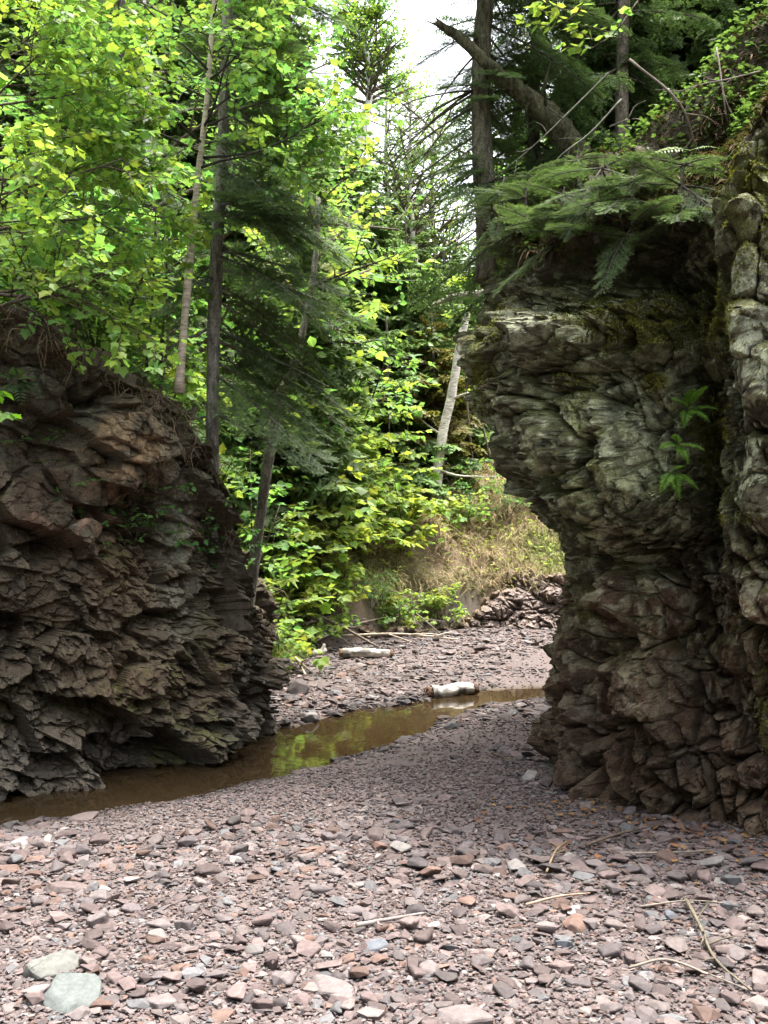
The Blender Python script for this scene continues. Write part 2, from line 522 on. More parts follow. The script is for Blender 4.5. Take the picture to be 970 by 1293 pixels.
def cliff_sheet(foot, zbot, ztop_fn, us, nz_rows, cap_rows, cap_len, offset_fn, relief_fn, colour_fn, name, cap_drop=-0.25, out_sign=1, nmix=.5):
    """wall that follows a foot line, rises to ztop and bends back over its own top"""
    A = np.asarray(foot, float)
    seg = np.sqrt((np.diff(A, axis=0) ** 2).sum(1))
    s = np.concatenate(([0], np.cumsum(seg)))
    dense = smooth_path(np.concatenate((A, np.zeros((len(A), 1))), 1), 2000)[:, :2]
    sd_ = np.concatenate(([0], np.cumsum(np.sqrt((np.diff(dense, axis=0) ** 2).sum(1)))))
    u = us * sd_[-1] / s[-1]
    px = np.interp(u, sd_, dense[:, 0]); py = np.interp(u, sd_, dense[:, 1])
    # outward direction in plan, smoothed so that corners fan out
    tx = np.interp(u, sd_, np.gradient(dense[:, 0])); ty = np.interp(u, sd_, np.gradient(dense[:, 1]))
    k = np.exp(-((u[:, None] - u[None]) / 0.22) ** 2) * np.gradient(u)[None]
    tx = (k @ tx) / k.sum(1); ty = (k @ ty) / k.sum(1)
    nx_, ny_ = ty * out_sign, -tx * out_sign
    l = np.sqrt(nx_ ** 2 + ny_ ** 2); nx_, ny_ = nx_ / l, ny_ / l
    zt = ztop_fn(px, py, u)
    v = np.linspace(0, 1, nz_rows)
    Z = zbot + (zt[None] - zbot) * v[:, None]
    PX = np.repeat(px[None], nz_rows, 0); PY = np.repeat(py[None], nz_rows, 0)
    # cap
    cv = np.linspace(0, 1, cap_rows + 1)[1:]
    back = cv * cap_len
    CZ = zt[None] + (cap_drop * (cv ** 1.15))[:, None]
    PXc = px[None] - nx_[None] * back[:, None]; PYc = py[None] - ny_[None] * back[:, None]
    Z = np.concatenate((Z, CZ)); PX = np.concatenate((PX, PXc)); PY = np.concatenate((PY, PYc))
    V = np.stack((PX, PY, Z), -1)
    sh = V.shape[:2]
    U = np.repeat(u[None], sh[0], 0)
    vv = np.concatenate((v, 1 + cv))[:, None] * np.ones(sh[1])[None]
    # large form
    off, dx, dy = offset_fn(V.reshape(-1, 3), U.ravel(), vv.ravel())
    out = np.stack((nx_, ny_, 0 * nx_), 1)[None] * np.ones(sh)[..., None]
    face = (vv <= 1)[..., None]
    V = V + out * off.reshape(sh)[..., None]
    V[..., 0] += dx.reshape(sh); V[..., 1] += dy.reshape(sh)
    N = grad_normals(V)
    flip = np.sign((N * out).sum(-1)[:nz_rows].mean())
    N = N * flip
    N = norm(out * 1.0 + nmix * N + np.array((0, 0, 1.0)) * np.clip(vv - .97, 0, .6)[..., None] * 3)
    disp, cell, edge = relief_fn(V.reshape(-1, 3), vv.ravel())
    V = V + N * disp.reshape(sh)[..., None]
    N2 = grad_normals(V) * flip
    C = colour_fn(V.reshape(-1, 3), N2.reshape(-1, 3), cell, edge, vv.ravel())
    nu, nr = sh[1], sh[0]
    ii = (np.arange(nr - 1)[:, None] * nu + np.arange(nu - 1)[None]).ravel()
    F = np.stack((ii, ii + 1, ii + nu + 1, ii + nu), 1)
    if flip < 0:
        F = F[:, ::-1]
    return mesh_obj(name, V.reshape(-1, 3), {4: F}, C, M_ROCK, None, False), V


def pxy(V):
    return CX + V[:, 0] / V[:, 1] * FPX, HY - (V[:, 2] - CAMH) / V[:, 1] * FPX


def gauss(qx, qy, x, y, sx, sy):
    return np.exp(-((qx - x) / sx) ** 2 - ((qy - y) / sy) ** 2)


def mixc(C, col, w):
    w = np.clip(w, 0, 1)[:, None]
    return C * (1 - w) + np.asarray(col) * w


def rotm(ax, ay, az_):
    ax, ay, az_ = (math.radians(q) for q in (ax, ay, az_))
    Rx = np.array(((1, 0, 0), (0, math.cos(ax), -math.sin(ax)), (0, math.sin(ax), math.cos(ax))))
    Ry = np.array(((math.cos(ay), 0, math.sin(ay)), (0, 1, 0), (-math.sin(ay), 0, math.cos(ay))))
    Rz = np.array(((math.cos(az_), -math.sin(az_), 0), (math.sin(az_), math.cos(az_), 0), (0, 0, 1)))
    return Rx @ Ry @ Rz


ROT_L = rotm(8, 17, 20)
ROT_R = rotm(-10, -22, 35)


# ---- left cliff: dark broken brown wall, slope of rubble-like blocks at its foot
def left_top(px, py, u):
    P = np.stack((u * 3.0, 0 * u, 0 * u), 1)
    z = np.interp(px, _ztL[:, 0], _ztL[:, 1])
    z = np.where(py > 8.9, 0.4 + (py - 8.9) * 0.85, z)
    return z + 0.10 * fbm(P, 3, 60)


def left_off(V, u, vv):
    x, y = pxy(V)
    z = V[:, 2]
    o = -0.22 * sstep(0.2, 2.8, z)                                 # leans back
    o = o + 0.14 * sstep(0.5, -0.1, z) * sstep(-1.0, -1.5, V[:, 0])  # rubble foot
    o = o - .08 * sstep(-1.35, -1.0, V[:, 0])
    o = o + 0.16 * gauss(x, y, 175, 560, 55, 60)                    # big tan slab
    o = o + 0.10 * gauss(x, y, 110, 700, 60, 60)
    o = o - 0.18 * gauss(x, y, 215, 690, 25, 90)                    # scoured chute
    o = o + 0.10 * gauss(x, y, 290, 850, 50, 70)
    o = o - 0.13 * gauss(x, y, 150, 640, 60, 20)
    o = o - 0.12 * gauss(x, y, 125, 480, 22, 50)
    o = o + 0.12 * fbm(V * 1.3, 3, 61)
    return np.where(vv > 1, o * 0.6, o), 0 * o, 0 * o


def left_relief(V, vv):
    x, y = pxy(V)
    broken = sstep(600, 820, y) * 0.62 + 0.30
    broken = broken * (1 - .7 * gauss(x, y, 60, 590, 90, 110)) * (1 - .6 * gauss(x, y, 220, 690, 25, 90))
    Vt = V @ ROT_L
    d1, c1, e1 = blocks(Vt, (.42, .42, .33), .24, .95, 71, .08, .15, .35)
    d0, c0, e0 = blocks(Vt, (.25, .25, .17), .10, .9, 75, .05, .15, .5)
    d1 = d1 + d0
    d2, c2, e2 = blocks(Vt, (.135, .135, .095), .070, .9, 72, .12, .18, .55)
    d3, c3, e3 = blocks(Vt @ ROT_R, (.062, .062, .048), .030, .85, 73, .15, .18, .5)
    micro = 0.010 * fbm(V * 22, 3, 74)
    calm = 1 - .45 * sstep(.97, 1.05, vv)
    return (d1 * (.4 + .6 * calm) + calm * (broken * (d2 + d3) + 0.25 * d3)) + micro, .5 * c2 + .5 * c3, e2


def left_colour(V, N, cell, edge, vv):
    x, y = pxy(V)
    n = fbm(V * 2.2, 4, 80); n2 = fbm(V * 9, 4, 81); n3 = fbm(V * np.array((5, 5, 1.4)), 4, 82)
    C = np.ones((len(V), 3)) * np.array((0.096, 0.076, 0.050))
    C = mixc(C, (0.135, 0.090, 0.066), sstep(0, .4, n) * .8)                      # rusty red
    C = mixc(C, (0.125, 0.118, 0.092), sstep(0.0, .5, n3) * .7)                   # grey
    C = mixc(C, (0.34, 0.23, 0.13), gauss(x, y, 170, 570, 60, 70) * sstep(-.3, .2, n2) * 1.0)
    C = mixc(C, (0.160, 0.112, 0.066), gauss(x, y, 170, 760, 110, 110) * sstep(-.4, .2, n) * .8)
    C = mixc(C, (0.27, 0.26, 0.20), gauss(x, y, 222, 690, 24, 110) * sstep(-.4, .1, n2))   # pale scoured chute
    C = mixc(C, (0.17, 0.18, 0.135), gauss(x, y, 90, 500, 60, 60) * sstep(-.3, .3, n3))
    C = mixc(C, (0.14, 0.15, 0.10), gauss(x, y, 255, 520, 40, 90) * sstep(-.3, .2, n2) * .9)
    C = mixc(C, (0.25, 0.14, 0.10), gauss(x, y, 90, 650, 60, 40) * sstep(-.2, .3, n2) * .9)
    C = C * (0.55 + 0.62 * cell)[:, None]
    wet = sstep(0.55, 0.05, V[:, 2] + .2 * n)
    C = mixc(C, (0.10, 0.088, 0.072), wet * .6)
    moss = sstep(.55, .85, N[:, 2]) * sstep(.1, .4, n + .35 * sstep(500, 400, y)) + sstep(.05, .4, n2) * gauss(x, y, 255, 790, 30, 60) * .5
    C = mixc(C, (0.10, 0.105, 0.03), moss * .75)
    C = C * .80
    top = sstep(.90, 1.0, vv + .06 * n2)
    C = mixc(C, (0.06, 0.048, 0.030), top * .85)
    return C


us = axis([(0, 7.9, .12), (7.9, 13.0, .05), (13.0, 17.6, .0085), (17.6, 20.0, .04)])
A_ = np.asarray(LEFT_FOOT); s_ = np.concatenate(([0], np.cumsum(np.sqrt((np.diff(A_, axis=0) ** 2).sum(1)))))
us = axis([(0, s_[1], .15), (s_[1], s_[2], .06), (s_[2], s_[3] - .1, .03), (s_[3] - .1, s_[9], .008), (s_[9], s_[-1], .02)])
cliff_l, VL = cliff_sheet(LEFT_FOOT, -0.35, left_top, us, 430, 70, 0.9, left_off, left_relief, left_colour, 'cliff_left', 0.12, 1)
tag(cliff_l, 'dark brown crumbling rock wall standing in the stream on the left', 'cliff', kind='structure')

# ---- right cliff: overhanging lichen-grey prow
_ov = np.array([(-.4, .10), (0.0, .09), (.34, .06), (.6, .05), (.92, .06), (1.23, .03), (1.5, 0.02), (1.65, -.01), (1.84, -.15), (2.18, -.36), (2.5, -.57), (2.86, -.54), (3.38, -.38), (3.62, -.40), (3.96, -.38), (5, -.34)])


def right_top(px, py, u):
    P = np.stack((u * 2.5, 0 * u, 0 * u), 1)
    z = 3.36 + 0.13 * fbm(P, 3, 90)
    z = z + 0.42 * sstep(6.25, 6.9, py) * sstep(1.6, 1.2, px)
    z = z + 0.55 * sstep(1.72, 2.05, px) * (py < 5.6)
    return z


def right_off(V, u, vv):
    x, y = pxy(V)
    z = V[:, 2]
    wl = sstep(1.75, 1.15, V[:, 0]) * sstep(5.4, 5.9, V[:, 1])          # the prow end of the wall
    dx = np.interp(z, _ov[:, 0], _ov[:, 1]) * wl * (1 + 1.1 * sstep(6.9, 8.2, V[:, 1]) * sstep(2.2, 3.3, z))
    dx = dx * np.where(vv > 1, np.clip(1 - (vv - 1) * .8, 0, 1), 1)
    o = 0 * z
    o = o + 0.46 * gauss(x, y, 790, 560, 72, 120)                        # lichen prow
    o = o + 0.36 * gauss(x, y, 800, 430, 68, 30)                         # mossy shelf
    o = o - 0.34 * gauss(x, y, 790, 330, 110, 40)                        # recess above the shelf
    o = o - 0.46 * gauss(x, y, 692, 450, 26, 90)                         # shadowed slot left of prow
    o = o - 0.25 * gauss(x, y, 720, 720, 30, 60)
    o = o - 0.42 * gauss(x, y, 880, 560, 32, 260)                        # gully
    o = o - 0.25 * gauss(x, y, 860, 800, 50, 90)
    o = o + 0.42 * gauss(x, y, 975, 480, 50, 330)                        # near buttress on the frame edge
    o = o + 0.22 * gauss(x, y, 960, 330, 40, 130)
    o = o - 0.34 * gauss(x, y, 820, 705, 80, 30)                         # undercut below the prow
    o = o + 0.14 * gauss(x, y, 810, 880, 70, 80)
    o = o + 0.12 * gauss(x, y, 720, 960, 50, 60)
    o = o - 0.16 * gauss(x, y, 890, 950, 60, 100)
    o = o + 0.10 * fbm(V * 1.6, 3, 91) - .14
    back = sstep(7.6, 8.6, V[:, 1])
    o = np.where(vv > 1, o * np.clip(1 - 2.2 * (vv - 1), 0, 1), o) * (1 - back)
    return o, dx, 0 * z


def right_relief(V, vv):
    x, y = pxy(V)
    Vt = V @ ROT_R
    d1, c1, e1 = chips(Vt, (.44, .44, .52), .33, 171, 2.8, .5, .6, .2)
    d0, c0, e0 = chips(Vt, (.21, .21, .26), .17, 178, 2.8, .5, .6, .15)
    d1 = d1 + d0
    d2, c2, e2 = blocks(Vt, (.12, .12, .12), .055, .95, 172, .15, .15, .2)
    d3, c3, e3 = blocks(Vt @ ROT_L, (.05, .05, .05), .022, .9, 173, .2, .15, .1)
    e2 = np.maximum(.8 * e0, .6 * e1)
    upper = sstep(720, 560, y) * gauss(x, y, 790, 560, 130, 220)
    soil = sstep(1.0, 1.06, vv)
    lump = 0.045 * fbm(V * 9, 4, 175) + 0.02 * np.abs(fbm(V * 24, 3, 176))
    micro = 0.012 * fbm(V * 26, 3, 174)
    calm = 1 - .65 * gauss(x, y, 740, 880, 35, 130) - .6 * gauss(x, y, 950, 340, 30, 120) - .5 * gauss(x, y, 900, 1000, 90, 60)
    top = 1 - .7 * sstep(.95, 1.04, vv)
    d1 = d1 * (1 - .8 * soil); d2 = d2 * (1 - .5 * soil)
    return (.30 * soil * fbm(V * 2.0, 4, 177) + .08 * soil * fbm(V * 7.0, 3, 179) + d1 * (.4 + .6 * top) + top * (d2 * (1 - .45 * upper) * calm + d3 * calm) + micro + lump * upper), .6 * c2 + .4 * c3, e2


def right_colour(V, N, cell, edge, vv):
    x, y = pxy(V)
    n = fbm(V * 2.2, 4, 180); n2 = fbm(V * 10, 4, 181); n3 = fbm(V * 28, 3, 182); n4 = fbm(V * np.array((6, 6, 1.6)), 4, 183)
    C = np.ones((len(V), 3)) * np.array((0.095, 0.074, 0.056))
    C = mixc(C, (0.120, 0.108, 0.084), sstep(-.1, .4, n) * .8 * sstep(900, 700, y))
    C = mixc(C, (0.165, 0.110, 0.076), sstep(.1, .4, n4) * .8 * sstep(600, 800, y))
    C = mixc(C, (0.150, 0.104, 0.074), sstep(640, 800, y) * .75)
    up = sstep(760, 600, y)
    C = mixc(C, (0.165, 0.172, 0.125), 1.1 * up * gauss(x, y, 790, 560, 120, 220))
    C = C * (0.42 + 0.85 * cell)[:, None]
    wet = gauss(x, y, 735, 890, 30, 130) + gauss(x, y, 870, 960, 45, 150) * sstep(-.3, .2, n)
    C = mixc(C, (0.075, 0.058, 0.048), wet * .8)
    # crustose lichen: pale green-grey and yellow-green rosettes
    n5 = fbm(V * 19, 4, 186)
    lich = sstep(-.02, .07, n5 * .8 + .5 * n2 + .15 * n3) * (.95 * gauss(x, y, 770, 580, 120, 170) + .9 * gauss(x, y, 955, 420, 50, 260) + .35 * sstep(1000, 700, y) + .12)
    C = mixc(C, (0.46, 0.475, 0.385), lich * .9)
    lich2 = sstep(.10, .17, fbm(V * 9 + 5, 4, 185) + .25 * n3) * (.9 * gauss(x, y, 740, 560, 70, 130))
    C = mixc(C, (0.38, 0.40, 0.21), lich2 * .9)
    C = mixc(C, (0.46, 0.46, 0.43), gauss(x, y, 962, 380, 38, 110) * sstep(-.06, .12, n2 + .3 * n3) * .75)
    C = C * (1 - .45 * edge)[:, None]
    # moss
    mz = sstep(.25, .7, N[:, 2])
    moss = mz * sstep(-.1, .25, n + .5 * gauss(x, y, 800, 420, 80, 60) + .2)
    moss = np.maximum(moss, gauss(x, y, 800, 415, 65, 38) * sstep(-.5, .1, n2))
    moss = moss * sstep(900, 780, y)
    C = mixc(C, (0.085, 0.082, 0.020), moss * .9)
    ym = .7 * gauss(x, y, 622, 400, 9, 90) + gauss(x, y, 603, 470, 9, 60) + gauss(x, y, 940, 250, 45, 80) + gauss(x, y, 905, 400, 16, 60) + gauss(x, y, 900, 570, 16, 50) + .8 * gauss(x, y, 735, 310, 40, 18) + .6 * gauss(x, y, 735, 740, 12, 45) + .7 * gauss(x, y, 825, 480, 15, 12)
    C = mixc(C, (0.13, 0.14, 0.028), ym * sstep(-.35, .15, n2))
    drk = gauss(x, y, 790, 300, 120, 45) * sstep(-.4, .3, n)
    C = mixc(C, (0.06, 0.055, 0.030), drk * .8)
    ug = sstep(800, 600, y)[:, None]
    C = C * (np.array((.56, .585, .47)) * ug + np.array((.58, .52, .44)) * (1 - ug))
    top = sstep(.94, 1.0, vv + .05 * n2)
    C = mixc(C, (0.055, 0.045, 0.028), top * .9)
    return C


A_ = np.asarray(RIGHT_FOOT); s_ = np.concatenate(([0], np.cumsum(np.sqrt((np.diff(A_, axis=0) ** 2).sum(1)))))
us = axis([(0, s_[2], .15), (s_[2], s_[3], .04), (s_[3], s_[4] - .2, .02), (s_[4] - .2, s_[8] + .15, .0055), (s_[8] + .15, s_[10], .012), (s_[10], s_[11], .03), (s_[11], s_[-1], .1)])
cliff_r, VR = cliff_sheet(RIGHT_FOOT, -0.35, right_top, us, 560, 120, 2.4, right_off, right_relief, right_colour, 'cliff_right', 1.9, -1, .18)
tag(cliff_r, 'overhanging mossy grey rock wall with lichen on the right', 'cliff', kind='structure')

# ---- low dark ledge of the same rock at the foot of the far bank
LEDGE = [(-0.3, 13.95), (0.6, 15.1), (1.6, 15.6), (2.8, 15.5), (4.2, 15.9), (6, 16.6)]


def ledge_top(px, py, u):
    return 0.22 + 0.65 * sstep(1.0, 2.2, px) + 0.18 * fbm(np.stack((u * 1.3, 0 * u, 0 * u), 1), 3, 200)


def ledge_relief(V, vv):
    d1, c1, e1 = chips(V @ ROT_L, (.8, .8, .4), .24, 271, 2.0)
    d2, c2, e2 = chips(V @ ROT_L, (.26, .26, .13), .17, 272, 2.2)
    d3, c3, e3 = chips(V @ ROT_R, (.11, .11, .07), .07, 273, 2.2)
    return d1 + d2 + d3 + .15 * fbm(V * 1.2, 3, 274), .5 * c2 + .5 * c3, e2


def ledge_colour(V, N, cell, edge, vv):
    C = np.ones((len(V), 3)) * np.array((0.16, 0.125, 0.11)) * (0.55 + .8 * cell)[:, None]
    return mixc(C, (0.17, 0.125, 0.085), sstep(.8, 1.1, vv))


ledge_us = np.linspace(0, np.sqrt((np.diff(np.asarray(LEDGE), axis=0) ** 2).sum(1)).sum(), 620)
ledge, _ = cliff_sheet(LEDGE, -0.2, ledge_top, ledge_us, 90, 20, 0.8,
                       lambda V, u, vv: (.12 - .45 * sstep(0, 1.1, V[:, 2]) , 0 * u, 0 * u), ledge_relief, ledge_colour, 'rock_ledge', 0.1, 1)
tag(ledge, 'low dark broken rock ledge at the foot of the grassy far bank', 'rock ledge', kind='structure')


_cap = VR[556:].reshape(-1, 3)
for _t in ((.73, 7.5), (.6, 7.5), (.9, 7.5), (1.1, 7.5)):
    _d = np.hypot(_cap[:, 0] - _t[0], _cap[:, 1] - _t[1]); dbg('cap', _t, _d.min(), _cap[_d.argmin()])


def top_z(x, y):
    """ground level on top of the right cliff, its overhanging lip included"""
    d = (_cap[:, 0] - x) ** 2 + (_cap[:, 1] - y) ** 2
    k = int(np.argmin(d))
    z = hz(x, y)
    return max(z, float(_cap[k, 2])) if d[k] < .02 else z
# ================================================================ STONES OF THE GRAVEL BAR
import bmesh


def hull(pts):
    bm = bmesh.new()
    for p in pts:
        bm.verts.new(p)
    r = bmesh.ops.convex_hull(bm, input=bm.verts)
    junk = [e for e in r['geom_interior'] + r['geom_unused'] if isinstance(e, bmesh.types.BMVert)]
    bmesh.ops.delete(bm, geom=list(set(junk)), context='VERTS')
    bmesh.ops.triangulate(bm, faces=bm.faces[:])
    bm.verts.ensure_lookup_table()
    bm.verts.index_update()
    V = np.array([v.co[:] for v in bm.verts]); F = np.array([[v.index for v in f.verts] for f in bm.faces])
    bm.free()
    return V, F


def shard(n, flat, angular, rng):
    d = norm(rng.standard_normal((n, 3)))
    r = 0.5 * (1 + angular * (rng.random(n) - .5))
    p = d * r[:, None]
    p[:, 2] = np.clip(p[:, 2], -.30, .30)                   # flaky slate-like top and bottom
    p *= np.array((1.0, rng.uniform(.6, .95), flat))
    return hull(p)


def bevelled(V, F, w, seg=1):
    bm = bmesh.new()
    vs = [bm.verts.new(v) for v in V]
    for f in F:
        bm.faces.new([vs[i] for i in f])
    bmesh.ops.dissolve_limit(bm, angle_limit=math.radians(9), verts=bm.verts[:], edges=bm.edges[:])
    bmesh.ops.bevel(bm, geom=bm.edges[:], offset=w, segments=seg, affect='EDGES', profile=.6)
    bmesh.ops.triangulate(bm, faces=bm.faces[:])
    bm.verts.index_update()
    V2 = np.array([v.co[:] for v in bm.verts]); F2 = np.array([[v.index for v in f.verts] for f in bm.faces])
    bm.free()
    return V2, F2


RS = np.random.default_rng(5)
SHARDS = [shard(int(RS.integers(11, 18)), RS.uniform(.28, .7), .55, RS) for _ in range(26)]
BIG = [bevelled(*shard(int(RS.integers(13, 20)), RS.uniform(.28, .7), .55, RS), .03) for _ in range(18)]
PAL = np.array(((.20, .140, .130), (.25, .180, .165), (.225, .185, .180), (.165, .135, .135), (.32, .255, .235),
                (.24, .140, .105), (.20, .20, .205), (.42, .38, .355), (.12, .098, .095)))
PAL = PAL * np.array((.385, .395, .40))
PAL = PAL * .88 + .12 * np.array((.137, .110, .106))
PALP = np.array((.22, .2, .16, .12, .10, .08, .07, .02, .03))
PALN = ['reddish brown', 'pinkish', 'purplish grey', 'dark grey', 'pale pink', 'rust red', 'bluish grey', 'whitish', 'dark brown']


def rot_mats(yaw, tilt, tdir):
    """rows are images of the x, y, z axes"""
    cy_, sy_ = np.cos(yaw), np.sin(yaw)
    z = np.stack((np.sin(tilt) * np.cos(tdir), np.sin(tilt) * np.sin(tdir), np.cos(tilt)), 1)
    x = np.stack((cy_, sy_, 0 * yaw), 1)
    x = norm(x - (x * z).sum(1, keepdims=True) * z)
    y = np.cross(z, x)
    return np.stack((x, y, z), 1)


def scatter(n, x0, x1, y0, y1, smin, smax, p, rng):
    x = rng.uniform(x0, x1, n); y = rng.uniform(y0, y1, n)
    u = rng.random(n)
    s = smin * (1 - u * (1 - (smin / smax) ** p)) ** (-1 / p)
    return x, y, s


parts_ = []
for args in ((27000, -1.75, 1.75, 2.2, 4.6, .015, .12, 2.1), (26000, -2.6, 2.2, 4.6, 7.0, .020, .13, 2.0), (11000, -1.6, 2.0, 7.0, 10.4, .027, .16, 2.1),
             (14000, -2.2, 3.6, 9.2, 15.6, .03, .19, 2.3), (4200, -3.6, -1.75, 2.2, 6.4, .025, .13, 2.4), (4200, 1.75, 4.0, 2.2, 5.4, .025, .13, 2.4)):
    parts_.append(np.stack(scatter(*args, RS), 1))
S = np.concatenate(parts_)
x, y, s = S.T
dl = poly_dist(x, y, LEFT_FOOT + BANK_FOOT[1:], 1); dr = poly_dist(x, y, RIGHT_FOOT, -1); sd = stream_d(x, y)
Pn = np.stack((x, y, 0 * x), 1)
patch = fbm(Pn * 0.9, 3, 301)                       # stony patches and finer patches
fine = sstep(.05, .35, fbm(Pn * np.array((.6, .9, 1)) + 3.7, 3, 302))
keep = (dl < .15) & (dr < .25) & (sd > -.03 - .14 * RS.random(len(x)) ** 2 - .2 * (s > .06) * (RS.random(len(x)) < .3))
keep &= ~((fine > RS.random(len(x))) & (s > .035))
x, y, s = x[keep], y[keep], s[keep]
patch = patch[keep]
n = len(x)
ci = RS.choice(len(PAL), n, p=PALP)
colr = PAL[ci] * RS.uniform(.6, 1.35, (n, 1))
sdk = stream_d(x, y)
wetk = sstep(.30, .06, sdk + .06 * patch)[:, None]
colr = colr * (1 - .58 * wetk)
tilt = np.abs(RS.normal(0, .22, n)); tilt = np.minimum(tilt, .9)
M = rot_mats(RS.uniform(0, 6.283, n), tilt, RS.uniform(0, 6.283, n)) * s[:, None, None]
z = height(x, y)
lift = RS.uniform(.0, .16, n) * s + .006 * (s < .03)
T = np.stack((x, y, z + lift), 1)
px = CX + x / y * FPX; py = HY - (z - CAMH) / y * FPX
seen = (px > 5) & (px < 965) & (py < 1285) & (py > 780)
# keep clear the spots of the stones that are set by hand
HAND = [(65, 1222, .21, .5, 'P', 'pale greenish grey boulder at the bottom left, the upper of two'),
        (92, 1258, .26, .38, 'G', 'pale grey green boulder at the bottom left, the lower of two'),
        (25, 1065, .13, .6, 'L', 'pale angular stone at the water edge by the left border'),
        (60, 1062, .11, .8, 'L', 'pale upright stone beside the flat slab at the water edge'),
        (105, 1030, .20, .25, 'B', 'flat purplish brown slab dipping into the stream edge'),
        (580, 1152, .10, .7, 'D', 'dark reddish grey block beside the thin straight stick'),
        (712, 1192, .075, .9, 'S', 'slate blue block standing among dark pebbles'),
        (848, 1158, .085, .9, 'S', 'slate grey upright stone at the foot of the bare twig'),
        (829, 1136, .075, .7, 'W', 'small whitish stone at the right below the cliff'),
        (470, 1193, .13, .35, 'S', 'flat bluish grey slate lying beside the grey broken stick'),
        (545, 1224, .14, .45, 'K', 'wide grey brown stone in fine gravel at the bottom middle'),
        (585, 1285, .19, .4, 'K', 'large grey stone cut by the bottom border'),
        (205, 1265, .14, .4, 'K', 'flat pinkish grey slab at the bottom left middle'),
        (420, 1250, .22, .3, 'K', 'broad flat pinkish slab at the bottom middle left'),
        (310, 1070, .14, .35, 'K', 'pinkish oval flat stone on the middle of the bar'),
        (370, 1055, .10, .6, 'D', 'dark purplish stone on the middle of the bar'),
        (380, 1158, .10, .4, 'D', 'dark tilted flake casting a shadow in the middle of the bar'),
        (85, 1120, .22, .2, 'B', 'low reddish brown slab at the left of the bar'),
        (390, 905, .22, .7, 'L', 'pale stone at the tip of the left cliff by the water'),
        (378, 872, .30, 1.0, 'D', 'dark wedge of rock leaning at the tip of the left cliff'),
        (622, 887, .10, .7, 'D', 'dark stone in the water at the right end of the short birch log'),
        (510, 932, .14, .5, 'D', 'dark brown stone at the near edge of the stream'),
        (485, 945, .12, .5, 'D', 'dark wet stone at the near edge of the stream, the left of two'),
        (925, 935, .01, .7, 'D', '')]
HC = {'P': (.165, .165, .15), 'G': (.135, .15, .143), 'L': (.25, .23, .22), 'B': (.15, .115, .108), 'D': (.085, .068, .066), 'S': (.13, .14, .158), 'W': (.42, .40, .39), 'K': (.18, .15, .145)}


def ground_at(px, py):
    """where the surveyed sight line meets the ground"""
    ys = np.linspace(2.0, 60, 6000)
    xs = (px - CX) / FPX * ys
    zs = CAMH + (HY - py) / FPX * ys
    g = np.maximum(height(xs, ys), WATER_Z)
    k = np.argmax(zs < g)
    return np.array((xs[k], ys[k], g[k]))


hp = [ground_at(h[0], h[1] + 4) for h in HAND[:-1]]
ok = np.ones(n, bool)
for p, h in zip(hp, HAND):
    ok &= ~(((x - p[0]) ** 2 + (y - p[1]) ** 2 < (h[2] * .42) ** 2) & (s > .03))
score = np.where(seen & ok, s / y, 0)
top = np.argsort(-score)[:255]
istop = np.zeros(n, bool); istop[top] = True


def stone_label(i):
    c = PALN[ci[i]]
    if sdk[i] < .12: where = 'half wet at the edge of the stream'
    elif y[i] > 9.3 and x[i] < 8 and (y[i] > 10.9 or sdk[i] > .2 and y[i] > 10.3): where = 'on the sunny far bar beyond the stream'
    elif py[i] > 1200: where = 'on the gravel nearest the viewer'
    elif px[i] > 700: where = 'on the shaded gravel below the right cliff'
    elif px[i] < 260: where = 'on the near bar below the left stream reach'
    elif py[i] > 1080: where = 'in the middle of the near gravel bar'
    else: where = 'where the near bar narrows towards the gap'
    size = 'larger' if s[i] > .085 else 'fist-sized' if s[i] > .06 else 'small'
    return f'{size} {c} stone lying {where}'


big_off = RS.integers(0, len(BIG), n)
for i in top:
    V, F = BIG[big_off[i]]
    W = V @ M[i] + T[i] + np.array((0, 0, .08 * s[i]))
    mb = MB()
    mb.add(W - T[i], F, colr[i])
    o = mb.build('stone', M_STONE)
    o.location = T[i]
    tag(o, stone_label(i), 'stone', 'stones lying on the gravel bars')
for p, h in zip(hp, HAND):
    k = int(RS.integers(0, len(BIG)))
    V, F = bevelled(*shard(44 if h[2] > .17 else 22, max(h[3], .3), .42, RS), .022, 1)
    V = V * h[2]
    mb = MB()
    mm = rot_mats(RS.uniform(0, 6.28, 1), np.array([.12 if h[4] != 'D' else .3]), RS.uniform(0, 6.28, 1))[0]
    mb.add(V @ mm, F, np.array(HC[h[4]]) * .66)
    o = mb.build('boulder' if h[2] > .19 and h[4] in 'PGD' else 'stone', M_STONE)
    o.location = p + np.array((0, 0, h[2] * h[3] * .12))
    tag(o, h[5], 'boulder' if o.name.startswith('boulder') else 'stone', 'stones lying on the gravel bars')

rest = np.nonzero(~istop)[0]
mb = MB()
sh = RS.integers(0, len(SHARDS), n)
for k in range(len(SHARDS)):
    q = rest[sh[rest] == k]
    V, F = SHARDS[k]
    mb.inst(V, F, M[q], T[q], colr[q])
gravel = mb.build('gravel', M_STONE)
tag(gravel, 'reddish grey broken gravel covering the bars beside the stream', 'gravel', kind='stuff')

